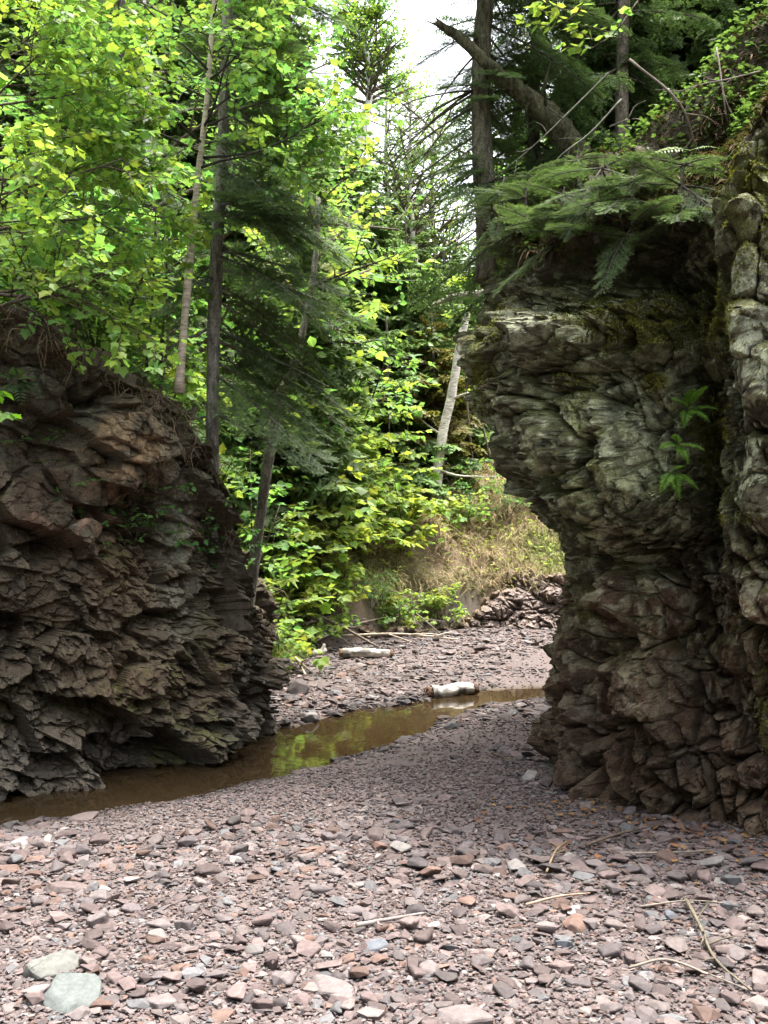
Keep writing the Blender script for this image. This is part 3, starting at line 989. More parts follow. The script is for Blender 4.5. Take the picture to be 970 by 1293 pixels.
# fallen leaves, bark flakes and needles under the right cliff
nl = 1500
lx = RS.uniform(.5, 2.6, nl); ly = RS.uniform(4.0, 6.2, nl)
dr = poly_dist(lx, ly, RIGHT_FOOT, -1)
kk = (dr < .05) & (dr > -.9) & (RS.random(nl) < np.exp(dr / .35)) & (ly < 6)
lx, ly = lx[kk], ly[kk]
LV = np.array(((0, 0, 0), (.32, .3, .06), (.28, .7, .10), (0, 1, 0), (-.28, .7, .10), (-.32, .3, .06)))
LF = np.array(((0, 1, 2, 3), (0, 3, 4, 5)))
pal = np.array(((.15, .07, .03), (.12, .06, .035), (.19, .11, .045), (.08, .055, .04)))
mb = MB()
mm = rot_mats(RS.uniform(0, 6.28, len(lx)), np.abs(RS.normal(0, .35, len(lx))), RS.uniform(0, 6.28, len(lx))) * RS.uniform(.02, .055, (len(lx), 1, 1))
mb.inst(LV, LF, mm, np.stack((lx, ly, height(lx, ly) + .018), 1), pal[RS.integers(0, 4, len(lx))])
litter = mb.build('leaf_litter', M_WOOD)
tag(litter, 'rusty fallen leaves and bark flakes at the foot of the right cliff', 'leaf litter', kind='stuff')
# ================================================================ PLANT KITS
RP = np.random.default_rng(23)
_half = [(0, 0), (.18, -.04), (.40, .12), (.36, .27), (.52, .52), (.33, .58), (.19, .76)]
_o = _half + [(0, 1.02)] + [(-a, b) for a, b in _half[:0:-1]]
MAPLE_V = np.array([(0, .36, -.05)] + [(a, b, .10 * abs(a) - .10 * b * b) for a, b in _o])
MAPLE_F = np.array([(0, 1 + i, 1 + (i + 1) % len(_o)) for i in range(len(_o))])
OV_V = np.array(((0, 0, 0), (.26, .22, .07), (.33, .52, .06), (0, 1, -.10), (-.33, .52, .06), (-.26, .22, .07), (0, .5, -.02)))
OV_F = np.array(((0, 1, 6), (1, 2, 6), (2, 3, 6), (3, 4, 6), (4, 5, 6), (5, 0, 6)))
DIA_V = np.array(((0, 0, 0), (.36, .5, .08), (0, 1, -.06), (-.36, .5, .08)))
DIA_F = np.array(((0, 1, 2), (0, 2, 3)))


class Leaves:
    def __init__(self): self.p, self.d, self.s = [], [], []


def leaf_mesh(lv, mb, tint, var, tmpl, rng, tilt=.45, droop=.25):
    if not lv.p: return
    P = np.array(lv.p); D = np.array(lv.d); s = np.array(lv.s)
    n = len(P)
    D = D + rng.normal(0, .30, (n, 3)); D[:, 2] -= droop
    yv = norm(D)
    z = np.array((0, 0, 1.0)) + rng.normal(0, tilt, (n, 3))
    xv = norm(np.cross(yv, z)); zv = np.cross(xv, yv)
    M = np.stack((xv, yv, zv), 1) * s[:, None, None]
    k = rng.random((n, 1))
    col = np.asarray(tint) * (1 + var * (rng.random((n, 1)) * 2 - 1))
    col = col * np.concatenate((1 + .35 * (k - .5), np.ones((n, 1)), 1 - .3 * (k - .5)), 1)
    f1 = fbm(P * 1.3, 3, 701)[:, None]; f2 = fbm(P * 3.1 + 9, 2, 702)[:, None]
    col = col * (1 + .45 * f1) * np.concatenate((1 + .35 * f2, 1 + 0 * f2, 1 - .4 * f2), 1)
    mb.inst(tmpl[0], tmpl[1], M, P, col)


def perp(d, rng, flat=0.0):
    s = np.cross(d, (0, 0, 1.0))
    if np.linalg.norm(s) < .1: s = np.array((1.0, 0, 0))
    s = s / np.linalg.norm(s)
    t = np.cross(s, d)
    a = rng.uniform(0, 6.283)
    v = math.cos(a) * s + (1 - flat) * math.sin(a) * t
    return v / (np.linalg.norm(v) + 1e-9)


def grow(wood, lv, p, d, L, r, lev, rng, P):
    nseg = 5 if lev else 7
    pts = [p]
    q = p.copy(); dd = d / np.linalg.norm(d)
    for k in range(nseg):
        dd = dd + rng.normal(0, P['wander'], 3)
        dd[2] += P['up'][min(lev, len(P['up']) - 1)]
        dd /= np.linalg.norm(dd)
        q = q + dd * L / nseg
        pts.append(q)
    pts = np.array(pts)
    rr = np.linspace(r, max(r * .35, .0018), len(pts))
    tube(wood, pts, rr, 5 if r < .02 else 8, P['bark'] * rng.uniform(.8, 1.2), P.get('rough', .05))
    if lev >= P['levels']:
        sp = P['leaf'] * P.get('gap', .62)
        m = max(2, int(L / sp))
        for t in np.linspace(.12, 1, m):
            f = t * nseg; i = min(int(f), nseg - 1)
            b = pts[i] + (pts[i + 1] - pts[i]) * (f - i)
            e = pts[i + 1] - pts[i]; e = e / (np.linalg.norm(e) + 1e-9)
            sd = np.cross(e, (0, 0, 1.0)); sd = sd / (np.linalg.norm(sd) + 1e-9)
            for sg in (-1, 1):
                if rng.random() < P.get('fill', .9):
                    lv.p.append(b + sd * sg * .012); lv.d.append(e * .55 + sd * sg * .85); lv.s.append(P['leaf'] * rng.uniform(.42, 1.2))
        lv.p.append(pts[-1]); lv.d.append(e); lv.s.append(P['leaf'] * rng.uniform(.8, 1.2))
        return
    nch = P['kids'][min(lev, len(P['kids']) - 1)]
    for k in range(nch):
        t = P.get('start', .25) + (1 - P.get('start', .25)) * (k + rng.random() * .8) / nch
        f = min(t, .999) * nseg; i = int(f)
        b = pts[i] + (pts[i + 1] - pts[i]) * (f - i)
        e = pts[i + 1] - pts[i]; e = e / np.linalg.norm(e)
        a = rng.uniform(.55, 1.05)
        nd_ = e * math.cos(a) + perp(e, rng, P.get('flat', .5)) * math.sin(a)
        grow(wood, lv, b, nd_, L * rng.uniform(.42, .68) * (1.1 - .35 * t), r * .5 * (1.1 - .4 * t), lev + 1, rng, P)


def params(**k):
    P = dict(wander=.10, up=(.02, .04, .02, 0), bark=np.array((.10, .08, .06)), levels=2, kids=(6, 5, 4), leaf=.075, flat=.55)
    P.update(k)
    return P


def broadleaf(name, label, cat, group, trunk, r0, r1, boughs, P, tint, tmpl=(MAPLE_V, MAPLE_F), var=.3, rng=RP, barkmat=None, local=False,
              tilt=.45, droop=.25, barkcol=None):
    """trunk: list of points; boughs: (t along trunk, direction, length)"""
    path = smooth_path(trunk, 26)
    root = empty(name, path[0], label, cat, group)
    wood, lv = MB(), Leaves()
    rad = np.linspace(r0, r1, len(path)) * (1 + .05 * rng.standard_normal(len(path)))
    rad[0] *= 1.25
    tube(wood, path, rad, 10, barkcol if barkcol is not None else P['bark'], .05)
    for t, d, L in boughs:
        f = min(t, .999) * (len(path) - 1); i = int(f)
        b = path[i] + (path[i + 1] - path[i]) * (f - i)
        grow(wood, lv, b, np.asarray(d, float), L, max(.004, (r0 + (r1 - r0) * t) * .5), 1, rng, P)
    lm = MB()
    leaf_mesh(lv, lm, tint, var, tmpl, rng, tilt, droop)
    wood.build('trunk', barkmat or M_BARK, root, True)
    lm.build('crown', M_LEAF, root)
    return root


def ring_boughs(n, t0, t1, L0, L1, up, rng, az=None):
    out = []
    for k in range(n):
        t = t0 + (t1 - t0) * (k + rng.random()) / n
        a = k * 2.4 + rng.normal(0, .4) if az is None else rng.uniform(*az)
        out.append((t, (math.cos(a), math.sin(a), up + rng.normal(0, .15)), (L0 + (L1 - L0) * (t - t0) / (t1 - t0 + 1e-9)) * rng.uniform(.75, 1.2)))
    return out


# ---- conifer sprays
def frond(rng, detail, droop=.18):
    """one flat branch, 1 m long along +y, with twigs and needles; returns V, F(tri), tipness"""
    tw = []                                                     # (p0, p1, weight)
    ax = lambda t: np.array((.03 * math.sin(5 * t), t, -droop * t * t))
    step = {2: .042, 1: .05, 0: .05}[detail]
    for sg in (-1, 1):
        t = .10 + rng.random() * .04
        while t < .97:
            L = (.40 * (1 - t) ** .8 + .07) * sstep(-.1, .35, t) * rng.uniform(.7, 1.15)
            a = math.radians(rng.uniform(42, 62))
            d = np.array((sg * math.sin(a), math.cos(a), rng.normal(*((-.05, .10) if detail == 2 else (-.38, .28))))); d /= np.linalg.norm(d)
            p0 = ax(t); p1 = p0 + d * L + np.array((0, 0, -.12 * L))
            tw.append((p0, p1, t))
            if L > .11:
                for s2 in (-1, 1):
                    q = .25
                    while q < .9:
                        l2 = L * .42 * (1 - q) + .025
                        a2 = math.radians(rng.uniform(38, 55)) * s2
                        d2 = np.array((d[0] * math.cos(a2) - d[1] * math.sin(a2), d[0] * math.sin(a2) + d[1] * math.cos(a2), d[2] + rng.normal(0, .08)))
                        b = p0 + (p1 - p0) * q
                        tw.append((b, b + d2 * l2, t))
                        q += {2: .17, 1: .22, 0: .34}[detail]
            t += step * rng.uniform(.8, 1.25)
    tw.append((ax(.75), ax(1.0), 1.0))
    V, F, tip = [], [], []
    Wv, Wf = MB(), None
    n = 0
    for p0, p1, t in tw:
        e = p1 - p0; L = np.linalg.norm(e)
        if L < 1e-4: continue
        e = e / L
        sd = np.cross(e, (0, 0, 1.0)); sd /= np.linalg.norm(sd) + 1e-9
        if detail == 0:
            w = .030 + .018 * rng.random()
            sd = sd + np.array((0, 0, rng.normal(0, 1.0))); sd /= np.linalg.norm(sd)
            m = p0 + e * L * .45
            V += [p0, m + sd * w + np.array((0, 0, -.01)), p1 + e * .012, m - sd * w + np.array((0, 0, -.01))]
            F += [(n, n + 1, n + 2), (n, n + 2, n + 3)]
            tip += [t * .4, t * .6, 1, t * .6]
            n += 4
            continue
        ds = {2: .0105, 1: .021}[detail]; wd = {2: .0030, 1: .0070}[detail]; nl = {2: .021, 1: .030}[detail]
        k = max(2, int(L / ds))
        for q in (np.arange(k) + .5) / k:
            for sg in (-1, 1):
                b = p0 + e * L * q
                d = e * rng.uniform(.45, .8) + sd * sg * rng.uniform(.5, .9) + np.array((0, 0, rng.normal(.12, .22 if detail == 2 else .5)))
                d = d / np.linalg.norm(d) * nl * rng.uniform(.75, 1.15)
                V += [b - e * wd, b + e * wd, b + d]
                F.append((n, n + 1, n + 2))
                tip += [q * .8, q * .8, q]
                n += 3
    return np.array(V), np.array(F), np.array(tip), tw


RF = np.random.default_rng(77)
FR = {d: [frond(RF, d) for _ in range(3 if d < 2 else 4)] for d in (0, 1, 2)}


def conifer(name, label, cat, group, path, r0, r1, whorls, detail, tint, tipcol, rng, bark=(.11, .095, .08), bare=0, sag=.0, width=1.0, tlimit=1.0, flatn=None):
    """whorls: list of (t, length, elevation, azimuth)"""
    path = smooth_path(path, 30)
    root = empty(name, path[0], label, cat, group)
    wood, nd_ = MB(), MB()
    rad = np.linspace(r0, r1, len(path)) * (1 + .04 * rng.standard_normal(len(path)))
    rad[0] *= 1.3
    tube(wood, path, rad, 10, bark, .05)
    fr = FR[detail]
    pick = rng.integers(0, len(fr), len(whorls))
    Ms, Ts, cs = {}, {}, {}
    for (t, L, el, azm), k in zip(whorls, pick):
        f = min(t, .999) * (len(path) - 1); i = int(f)
        b = path[i] + (path[i + 1] - path[i]) * (f - i)
        yv = np.array((math.cos(azm) * math.cos(el), math.sin(azm) * math.cos(el), math.sin(el)))
        z = np.array((0, 0, 1.0)) + rng.normal(0, .15 if detail == 2 else .35, 3)
        xv = np.cross(yv, z); xv /= np.linalg.norm(xv); zv = np.cross(xv, yv)
        if L < 0:                                              # dead bare branch
            L = -L
        else:
            Ms.setdefault(k, []).append(np.stack((xv * width, yv, zv)) * L); Ts.setdefault(k, []).append(b); cs.setdefault(k, []).append(rng.uniform(.7, 1.25))
        if detail >= 1:
            s_ = np.linspace(0, 1, 5)
            pts = b + np.outer(s_ * L, yv) + np.outer(-.18 * s_ ** 2 * L, zv)
            tube(wood, pts, np.linspace(.009, .0025, 5) * (L ** .5) * (1.2 if detail > 1 else 1.5), 4, np.array(bark) * .75)
    for k in Ms:
        V, F, tip, tw = fr[k]
        M = np.array(Ms[k]); T = np.array(Ts[k]); c = np.array(cs[k])
        N = len(T)
        W = np.einsum('vi,nij->nvj', V, M) + T[:, None]
        tt = np.clip(tip, 0, 1)[None, :, None] ** 2
        col = c[:, None, None] * (np.asarray(tint) * (1 - tt) + np.asarray(tipcol) * tt)
        nd_.add(W.reshape(-1, 3), (F[None] + (np.arange(N) * len(V))[:, None, None]).reshape(-1, 3), col.reshape(-1, 3))
        if detail >= 2:                                        # twig wood
            a = np.array([q[0] for q in tw]); e = np.array([q[1] for q in tw])
            sdv = norm(np.cross(e - a, (0, 0, 1.0))) * .0022
            TV = np.stack((a - sdv, a + sdv, e), 1).reshape(-1, 3)
            TF = np.arange(len(TV)).reshape(-1, 3)
            wood.inst(TV, TF, M, T, np.ones((N, 3)) * np.array(bark) * .7)
    wood.build('trunk', M_BARK, root, True)
    nd_.build('crown', M_NEEDLE, root)
    return root


def whorl_list(H, t0, base_len, rng, gap=.28, per=5, el0=-.25, el1=.5, shape=.85, az=None, jitter=.15):
    out = []
    t = t0
    while t < .99:
        u = (t - t0) / (1 - t0)
        L = base_len * (1 - u) ** shape + .08
        n = per if u < .8 else 4
        a0 = rng.uniform(0, 6.28)
        for k in range(n):
            a = a0 + k * 6.283 / n + rng.normal(0, .2) if az is None else rng.uniform(*az)
            out.append((t + rng.normal(0, .006), L * rng.uniform(.65, 1.15), el0 + (el1 - el0) * u ** 1.5 + rng.normal(0, jitter), a))
        t += gap / H * rng.uniform(.8, 1.2)
    return out
# ================================================================ TREES, LEFT SIDE
BRIGHT = np.array((.145, .245, .062)); MIDG = np.array((.100, .195, .052)); LIME = np.array((.19, .27, .06))
FIR = np.array((.088, .142, .058)); FIRT = np.array((.145, .215, .072))
FIRL = np.array((.115, .172, .072)); FIRLT = np.array((.175, .245, .085))
ASH = np.array((.085, .072, .055))


def rooted(px, Y, dz=.05):
    x = (px - CX) / FPX * Y
    return np.array((x, Y, hz(x, Y) - dz))


def top_limit(px):
    return np.interp(px, [-400, 0, 330, 372, 400, 440, 480, 520, 548, 580, 612, 650, 700, 1400],
                     [-300, -250, -150, 40, 100, 105, 110, 140, 205, 290, 245, 130, -150, -300])


# maple with the slim pale leaning trunk
b = at(226, 496, 7.75)
mp = [b, at(232, 420, 7.75), at(240, 330, 7.72), at(250, 225, 7.7), at(262, 120, 7.65), at(268, 30, 7.6), at(275, -60, 7.6)]
bg_ = [(.52, (.9, -.35, .15), .95), (.55, (-.75, -.5, .15), .95), (.60, (.35, -.9, .2), .9), (.60, (.95, .25, .35), .8), (.66, (-.95, .2, .35), 1.0), (.63, (1, -.1, .55), .85),
       (.70, (.75, -.6, .45), .85), (.72, (-.6, -.7, .4), 1.0), (.76, (.95, .1, .6), .8), (.80, (-.9, .1, .6), 1.0), (.84, (.4, -.8, .6), .9), (.88, (.8, .3, .8), .9),
       (.92, (-.5, .5, .9), .8), (.95, (.1, -.6, .9), .8), (.54, (1.0, .05, .05), 1.05), (.57, (-.3, -.9, .05), .9)]
bg_ = [(t, d, L * (.74 if d[0] > .3 and t > .6 else 1)) for t, d, L in bg_]
P = params(levels=3, kids=(6, 7, 6), leaf=.058, bark=np.array((.05, .042, .035)), up=(.02, .03, .01, -.02), gap=.75)
broadleaf('maple_tree', 'bright green maple with a slim pale leaning trunk rooted on the left cliff edge', 'tree', None, mp, .036, .012, bg_, P, BRIGHT,
          barkcol=np.array((.42, .36, .28)), barkmat=M_BIRCH)

# maple at the left border, stem outside the picture's edge
b = rooted(-70, 6.9)
mp = [b, b + (.05, -.05, .9), b + (.15, -.1, 1.8), b + (.22, -.15, 2.7), b + (.25, -.2, 3.3)]
bg_ = [(t, (math.cos(a), math.sin(a) * .8, u), L) for t, a, u, L in ((.45, -.3, .2, 1.2), (.5, .3, .2, 1.1), (.55, -.9, .2, 1.0), (.6, 0, .3, 1.25), (.65, -.5, .35, 1.2), (.7, .5, .3, 1.1), (.75, -.2, .4, 1.1),
                                                                      (.8, -1.0, .4, .9), (.85, .2, .5, 1.0), (.92, -.4, .6, .9), (.97, .4, .7, .8), (.6, 2.6, .3, .8), (.5, -.05, .0, 1.3))]
broadleaf('maple_tree', 'sunlit yellow green maple crown filling the upper left corner', 'tree', None, mp, .045, .014, bg_, params(levels=3, kids=(6, 7, 6), leaf=.060, up=(.02, .02, 0, -.03), gap=.8), np.array((.15, .25, .052)))

# fir with the straight grey trunk, boughs sweeping down to the right
b = rooted(266, 8.35); b[2] = min(b[2], at(265, 545, 8.35)[2])
tp = [b, at(270, 420, 8.35), at(279, 230, 8.35), at(286, 60, 8.35), at(296, -180, 8.35), at(302, -380, 8.35)]
H = tp[-1][2] - b[2]
wl = []
RQ = np.random.default_rng(3)
for k in range(92):
    t = .17 + .81 * (k / 92)
    a = RQ.uniform(-1.1, .75) if RQ.random() < .72 else RQ.uniform(0, 6.28)
    L = (1.45 - .75 * t) * RQ.uniform(.7, 1.15)
    if math.cos(a) < -.2: L *= .65
    wl.append((t, L, RQ.normal(-.42 + .30 * t, .16), a))
for k in range(24):
    wl.append((RQ.uniform(.03, .5), -RQ.uniform(.06, .25), RQ.normal(-.1, .2), RQ.uniform(0, 6.28)))
for k in range(16):
    wl.append((RQ.uniform(.1, .5), -RQ.uniform(.5, 1.2), RQ.normal(-.35, .2), RQ.uniform(0, 6.28)))
conifer('fir_tree', 'dark fir with a straight grey trunk and boughs sweeping down beside the left cliff', 'tree', None, tp, .060, .03, wl, 2, FIR, FIRT, RQ, bark=(.25, .23, .20))

# leaning forked trunk between the firs and the bright leaves
b = rooted(298, 9.4)
mp = [b, at(345, 540, 9.4), at(368, 470, 9.45), at(388, 395, 9.5), at(398, 330, 9.5), at(402, 250, 9.5)]
broadleaf('leaning_tree', 'grey forked trunk leaning right behind the fir boughs', 'tree', None, mp, .055, .02,
          [(.6, (-.5, -.2, .8), .9), (.7, (.8, -.3, .4), .9), (.8, (.5, .4, .6), .8), (.9, (-.3, -.5, .7), .8), (.97, (.6, -.2, .7), .8)],
          params(levels=2, kids=(6, 5), leaf=.075), LIME, barkcol=np.array((.22, .20, .17)))

# dark trunk far left, behind the saplings
b = rooted(146, 10.4)
tp = [b, b + (0, 0, 2.0), b + (.05, 0, 4.0), b + (.05, .05, 6.6)]
conifer('spruce_tree', 'dark spruce trunk behind the sapling leaves at the left', 'tree', None, tp, .10, .03, whorl_list(6.6, .28, 1.5, RQ, .26, 5, -.3, .3), 1, FIR, FIRT, RQ, bark=(.075, .065, .055))

# saplings and bushes on top of the left cliff: four kinds, each used again
def sapling(name, label, cat, group, h_, lean, nb, L, leaf, tint, rng, levels=2, stems=1, tmpl=(OV_V, OV_F)):
    root = empty(name, (0, 0, 0), label, cat, group)
    wood, lv = MB(), Leaves()
    P = params(levels=levels, kids=(5, 4), leaf=leaf, bark=np.array((.085, .07, .05)), flat=.8, up=(.02, .0, -.02), gap=.7)
    for k in range(stems):
        a = k * 6.283 / max(stems, 1) + rng.random()
        l = lean if stems == 1 else lean + .25
        top = np.array((l * math.cos(a) * h_, l * math.sin(a) * h_, h_ * rng.uniform(.8, 1.05)))
        path = smooth_path([(0, 0, -.1), top * .5 + rng.normal(0, .05, 3), top], 12)
        tube(wood, path, np.linspace(.006 * h_ + .004, .003, 12), 6, P['bark'])
        for t, d, l_ in ring_boughs(nb, .22, 1.0, L, L * .5, .25, rng):
            f = min(t, .999) * 11; i = int(f)
            grow(wood, lv, path[i], np.array(d), l_, .004, levels - 1, rng, P)
    lm = MB()
    leaf_mesh(lv, lm, tint, .3, tmpl, rng, .4, .2)
    wood.build('stem', M_BARK, root, True)
    lm.build('foliage', M_LEAF, root)
    return root


RA = np.random.default_rng(41)
kinds = [sapling('sapling', 'x', 'sapling', None, 1.9, .08, 12, .55, .075, MIDG * 1.15, RA, 2, 1, (MAPLE_V, MAPLE_F)),
         sapling('sapling', 'x', 'sapling', None, 1.5, .15, 10, .5, .065, BRIGHT, RA, 2, 2),
         sapling('leafy_bush', 'x', 'bush', None, .9, .3, 7, .38, .06, MIDG, RA, 2, 4),
         sapling('leafy_bush', 'x', 'bush', None, .8, .3, 7, .40, .085, LIME * .9, RA, 2, 4, (MAPLE_V, MAPLE_F))]
names = {0: 'tall maple sapling with tiers of mid green leaves', 1: 'two-stemmed bright green sapling', 2: 'rounded green bush', 3: 'yellow green maple bush with broad leaves'}
used = set()


def place(k, x, y, z, rz, s, label, group, cat):
    o = kinds[k]
    if k not in used:
        used.add(k)
        o.location = (x, y, z); o.rotation_euler = (0, 0, rz); o.scale = (s, s, s)
        o['label'] = label; o['category'] = cat
        if group: o['group'] = group
        return o
    return copy_tree(o, (x, y, z), rz, s, label, group, cat)


spots = [(0, 20, 7.6, 1.0), (1, 55, 7.8, 1.0), (0, 95, 7.9, 1.1), (2, 75, 7.4, .8), (1, 130, 8.1, 1.1), (2, 150, 7.75, .9), (0, 178, 8.3, 1.0), (2, 205, 8.1, .8), (1, 200, 8.8, 1.0),
         (2, 258, 8.5, .8), (3, 240, 9.2, 1.0), (2, 20, 7.25, .7), (0, -20, 8.4, 1.2), (0, 60, 9.2, 1.3), (1, 110, 9.6, 1.3), (0, 170, 10.0, 1.3), (1, 30, 10.5, 1.5), (0, 215, 10.6, 1.3), (3, 300, 10.5, 1.2),
         (1, 270, 11.2, 1.4), (0, 90, 11.5, 1.6), (0, 330, 12, 1.3), (1, 160, 12.5, 1.7), (0, 10, 12.5, 1.8), (0, 250, 13, 1.7), (1, 310, 13.5, 1.5), (3, 120, 8.6, 1.1), (3, 40, 8.5, 1.2), (3, 190, 9.4, 1.2)]
for k, px, Y, s in spots:
    p = rooted(px, Y)
    near = Y < 8.9
    lab = names[k] + (' along the left cliff top' if near else ' deeper in the wood on the left')
    place(k, p[0], p[1], p[2], RA.uniform(0, 6.28), s * RA.uniform(.9, 1.1), lab, 'saplings and bushes above the left cliff', 'bush' if k > 1 else 'sapling')

# a leafy sprig leaning in at the left border
b = at(-35, 590, 5.2)
sp = np.array((-3.2, 6.4, 2.2))
broadleaf('maple_twig', 'bright maple sprig reaching in at the left border in front of the rock', 'twig', None, [at(-75, 430, 6.3), at(-50, 480, 6.1), at(-22, 510, 5.9)], .008, .004,
          [(.7, (.5, -.3, -.5), .20), (.85, (.7, -.2, .1), .18), (.97, (.5, -.3, -.3), .22), (.6, (.3, -.4, -.8), .3)], params(levels=1, leaf=.07, kids=(3,), gap=.6), np.array((.12, .25, .02)))

# ================================================================ FAR BANK: bright maples, bushes, snag
cs = [(3, 398, 800, 1.05, 'lime green maple bush overhanging the dead branches at the far bar'), (3, 366, 812, 1.0, 'lime green maple bush just behind the tip of the left cliff'),
      (3, 500, 792, .80, 'low lime green maple bush spreading over the ledge below the bank'), (3, 555, 782, .75, 'small lime maple bush right of the low spreading bush on the ledge'),
      (3, 505, 694, 1.5, 'broad bright maple bush in the middle of the far bank'), (3, 445, 690, 1.6, 'bright maple bush on the bank left of the middle bush'),
      (0, 432, 730, 1.35, 'tall lime maple sapling in the middle of the gap, tiers of leaves'), (0, 400, 740, 1.6, 'tall bright sapling against the dark fir boughs at the gap'),
      (3, 585, 668, .9, 'small pale green bush on the grassy bank below the broken birch'), (3, 470, 660, 1.7, 'bright bush high on the bank in front of the brown spruce'),
      (0, 500, 640, 1.3, 'lime sapling beside the brown spruce'), (3, 372, 745, 1.6, 'bright bush between the leaning trunk and the gap'), (1, 380, 690, 2.0, 'tall yellow green sapling behind the leaning trunk'),
      (1, 425, 650, 2.2, 'tall bright two-stemmed sapling behind the lime maples'), (3, 340, 770, 1.5, 'leafy bush behind the cliff tip, half hidden'), (3, 420, 762, 1.0, 'lime bush hanging over the heap of dead branches'),
      (2, 640, 650, .8, 'dull green bush on the bank top beside the right cliff'), (2, 468, 765, .6, 'small green bush above the ledge at the left of the bank'), (2, 585, 640, 1.1, 'round green bush behind the broken birch'),
      (1, 345, 690, 1.9, 'two-stemmed lime sapling glowing behind the fir boughs'), (3, 405, 640, 2.0, 'high bright maple bush behind the leaning trunk')]
kinds.append(sapling('leafy_bush', 'x', 'bush', None, .75, .3, 8, .40, .085, np.array((.215, .285, .065)), RA, 2, 4, (MAPLE_V, MAPLE_F)))
kinds.append(sapling('sapling', 'x', 'sapling', None, 1.8, .08, 13, .55, .085, np.array((.205, .28, .065)), RA, 2, 1, (MAPLE_V, MAPLE_F)))
for k, px, py, s, lab in cs:
    p = ground_at(px, py) - np.array((0, 0, .05))
    kk = {3: 4, 0: 5}.get(k, k)
    place(kk, p[0], p[1], p[2], RA.uniform(0, 6.28), s, lab, 'bushes on the far bank', 'bush' if k > 1 else 'sapling')


for i, (k, px, Y, s) in enumerate(((5, 345, 15.5, 2.0), (5, 420, 17.5, 2.3), (5, 465, 19.5, 2.4), (1, 300, 14.5, 2.4), (5, 250, 15.5, 2.2), (1, 200, 14.2, 2.3), (5, 150, 15.5, 2.3), (1, 90, 14.8, 2.4), (5, 40, 15.0, 2.3), (4, 530, 20, 2.2), (4, 475, 21, 2.6),
                                   (5, 385, 19, 2.7), (1, 330, 17.5, 2.8), (4, 300, 11.6, 1.6), (4, 270, 10.2, 1.3), (4, 230, 11.4, 1.6), (4, 160, 11.0, 1.5), (4, 80, 10.2, 1.4), (4, 20, 11.2, 1.6), (5, 560, 22, 2.2))):
    p = rooted(px, Y)
    w_ = 'on the slope behind the far bushes' if px > 340 else 'deeper in the wood on the left'
    place(k, p[0], p[1], p[2], RA.uniform(0, 6.28), s * RA.uniform(.9, 1.1), ({5: 'tall lime green sapling', 1: 'tall two-stemmed sapling', 4: 'lime green maple bush'}[k]) + ' glowing ' + w_, 'understorey in the wood', 'bush' if k == 4 else 'sapling')


def snag(name, label, cat, pts, r, col, mat, stubs=(), rough=.08, group=None, loc=None):
    path = smooth_path(pts, 22)
    root = empty(name, path[0] if loc is None else loc, label, cat, group)
    mb = MB()
    rad = np.interp(np.linspace(0, 1, 22), np.linspace(0, 1, len(r)), r)
    fine = smooth_path(pts, 90)
    rf = np.interp(np.linspace(0, 1, 90), np.linspace(0, 1, len(r)), r)
    tube(mb, fine, rf, 18, col, 0)
    Q = mb.v[0]
    cen = np.concatenate((np.repeat(fine, 18, 0), fine[:1], fine[-1:]))
    dirq = Q - cen
    k = 1 + rough * 2.2 * fbm(Q / r[0] * .55, 3, 401)[:, None] + rough * 1.2 * fbm(Q / r[0] * 2.2, 3, 402)[:, None]
    jag = np.concatenate((np.repeat(np.linspace(0, 1, 90), 18), (0, 1)))
    along = norm(np.gradient(fine, axis=0))[-1]
    mb.v[0] = cen + dirq * k + np.where(jag > .985, 1, 0)[:, None] * along * r[-1] * RP.uniform(-.6, 1.5, (len(Q), 1))
    mb.c[0] = np.asarray(col) * (1 + .5 * fbm(Q * 6, 3, 403))[:, None]
    mb.build('trunk', mat, root, True)
    for t, d, L in stubs:
        f = t * 21; i = min(int(f), 20)
        q = path[i]; d = np.asarray(d, float)
        m2 = MB()
        pp = [q, q + d * L * .5 + RP.normal(0, .06 * L, 3), q + d * L + RP.normal(0, .08 * L, 3)]
        pp = smooth_path(pp, 8)
        tube(m2, pp, np.linspace(max(.006, rad[i] * .35), .003, 8), 5, np.asarray(col) * .8)
        m2.build('branch', mat, root, True)
    return root


snag('broken_birch', 'pale broken birch trunk leaning on the far bank without a crown', 'dead tree', [rooted(549, 17.9, .1), at(557, 560, 18), at(570, 500, 18), at(580, 440, 18), at(589, 400, 18)],
     (.11, .085, .08, .07, .06), (.52, .48, .42), M_BIRCH, [(.3, (-.6, -.3, .5), .9), (.5, (.6, -.2, .3), .8), (.15, (.7, -.5, -.1), 1.3)])
snag('dead_branch', 'grey dead trunk lying level between the trees and the right cliff', 'branch', [at(632, 368, 11.5), at(600, 372, 11.5), at(570, 376, 11.5), at(545, 386, 11.4)], (.055, .05, .04, .015), (.22, .19, .16), M_WOOD,
     [(.6, (-.8, -.2, .5), .25), (.75, (-.7, -.1, -.5), .25)])
for px, Y, h_, ln, lab in ((600, 18.6, 2.6, -.05, 'thin dead stem standing right of the broken birch'), (625, 19.0, 3.2, -.12, 'thin bare sapling beside the right cliff above the bank'), (512, 18.2, 1.6, .02, 'thin grey dead stem left of the broken birch')):
    b = rooted(px, Y)
    snag('dead_sapling', lab, 'dead tree', [b, b + (ln * h_, 0, h_ * .5), b + (ln * h_ * 1.6, 0, h_)], (.022, .018, .008), (.16, .13, .10), M_WOOD, [(.5, (.6, 0, .5), .4), (.7, (-.6, 0, .5), .4)])

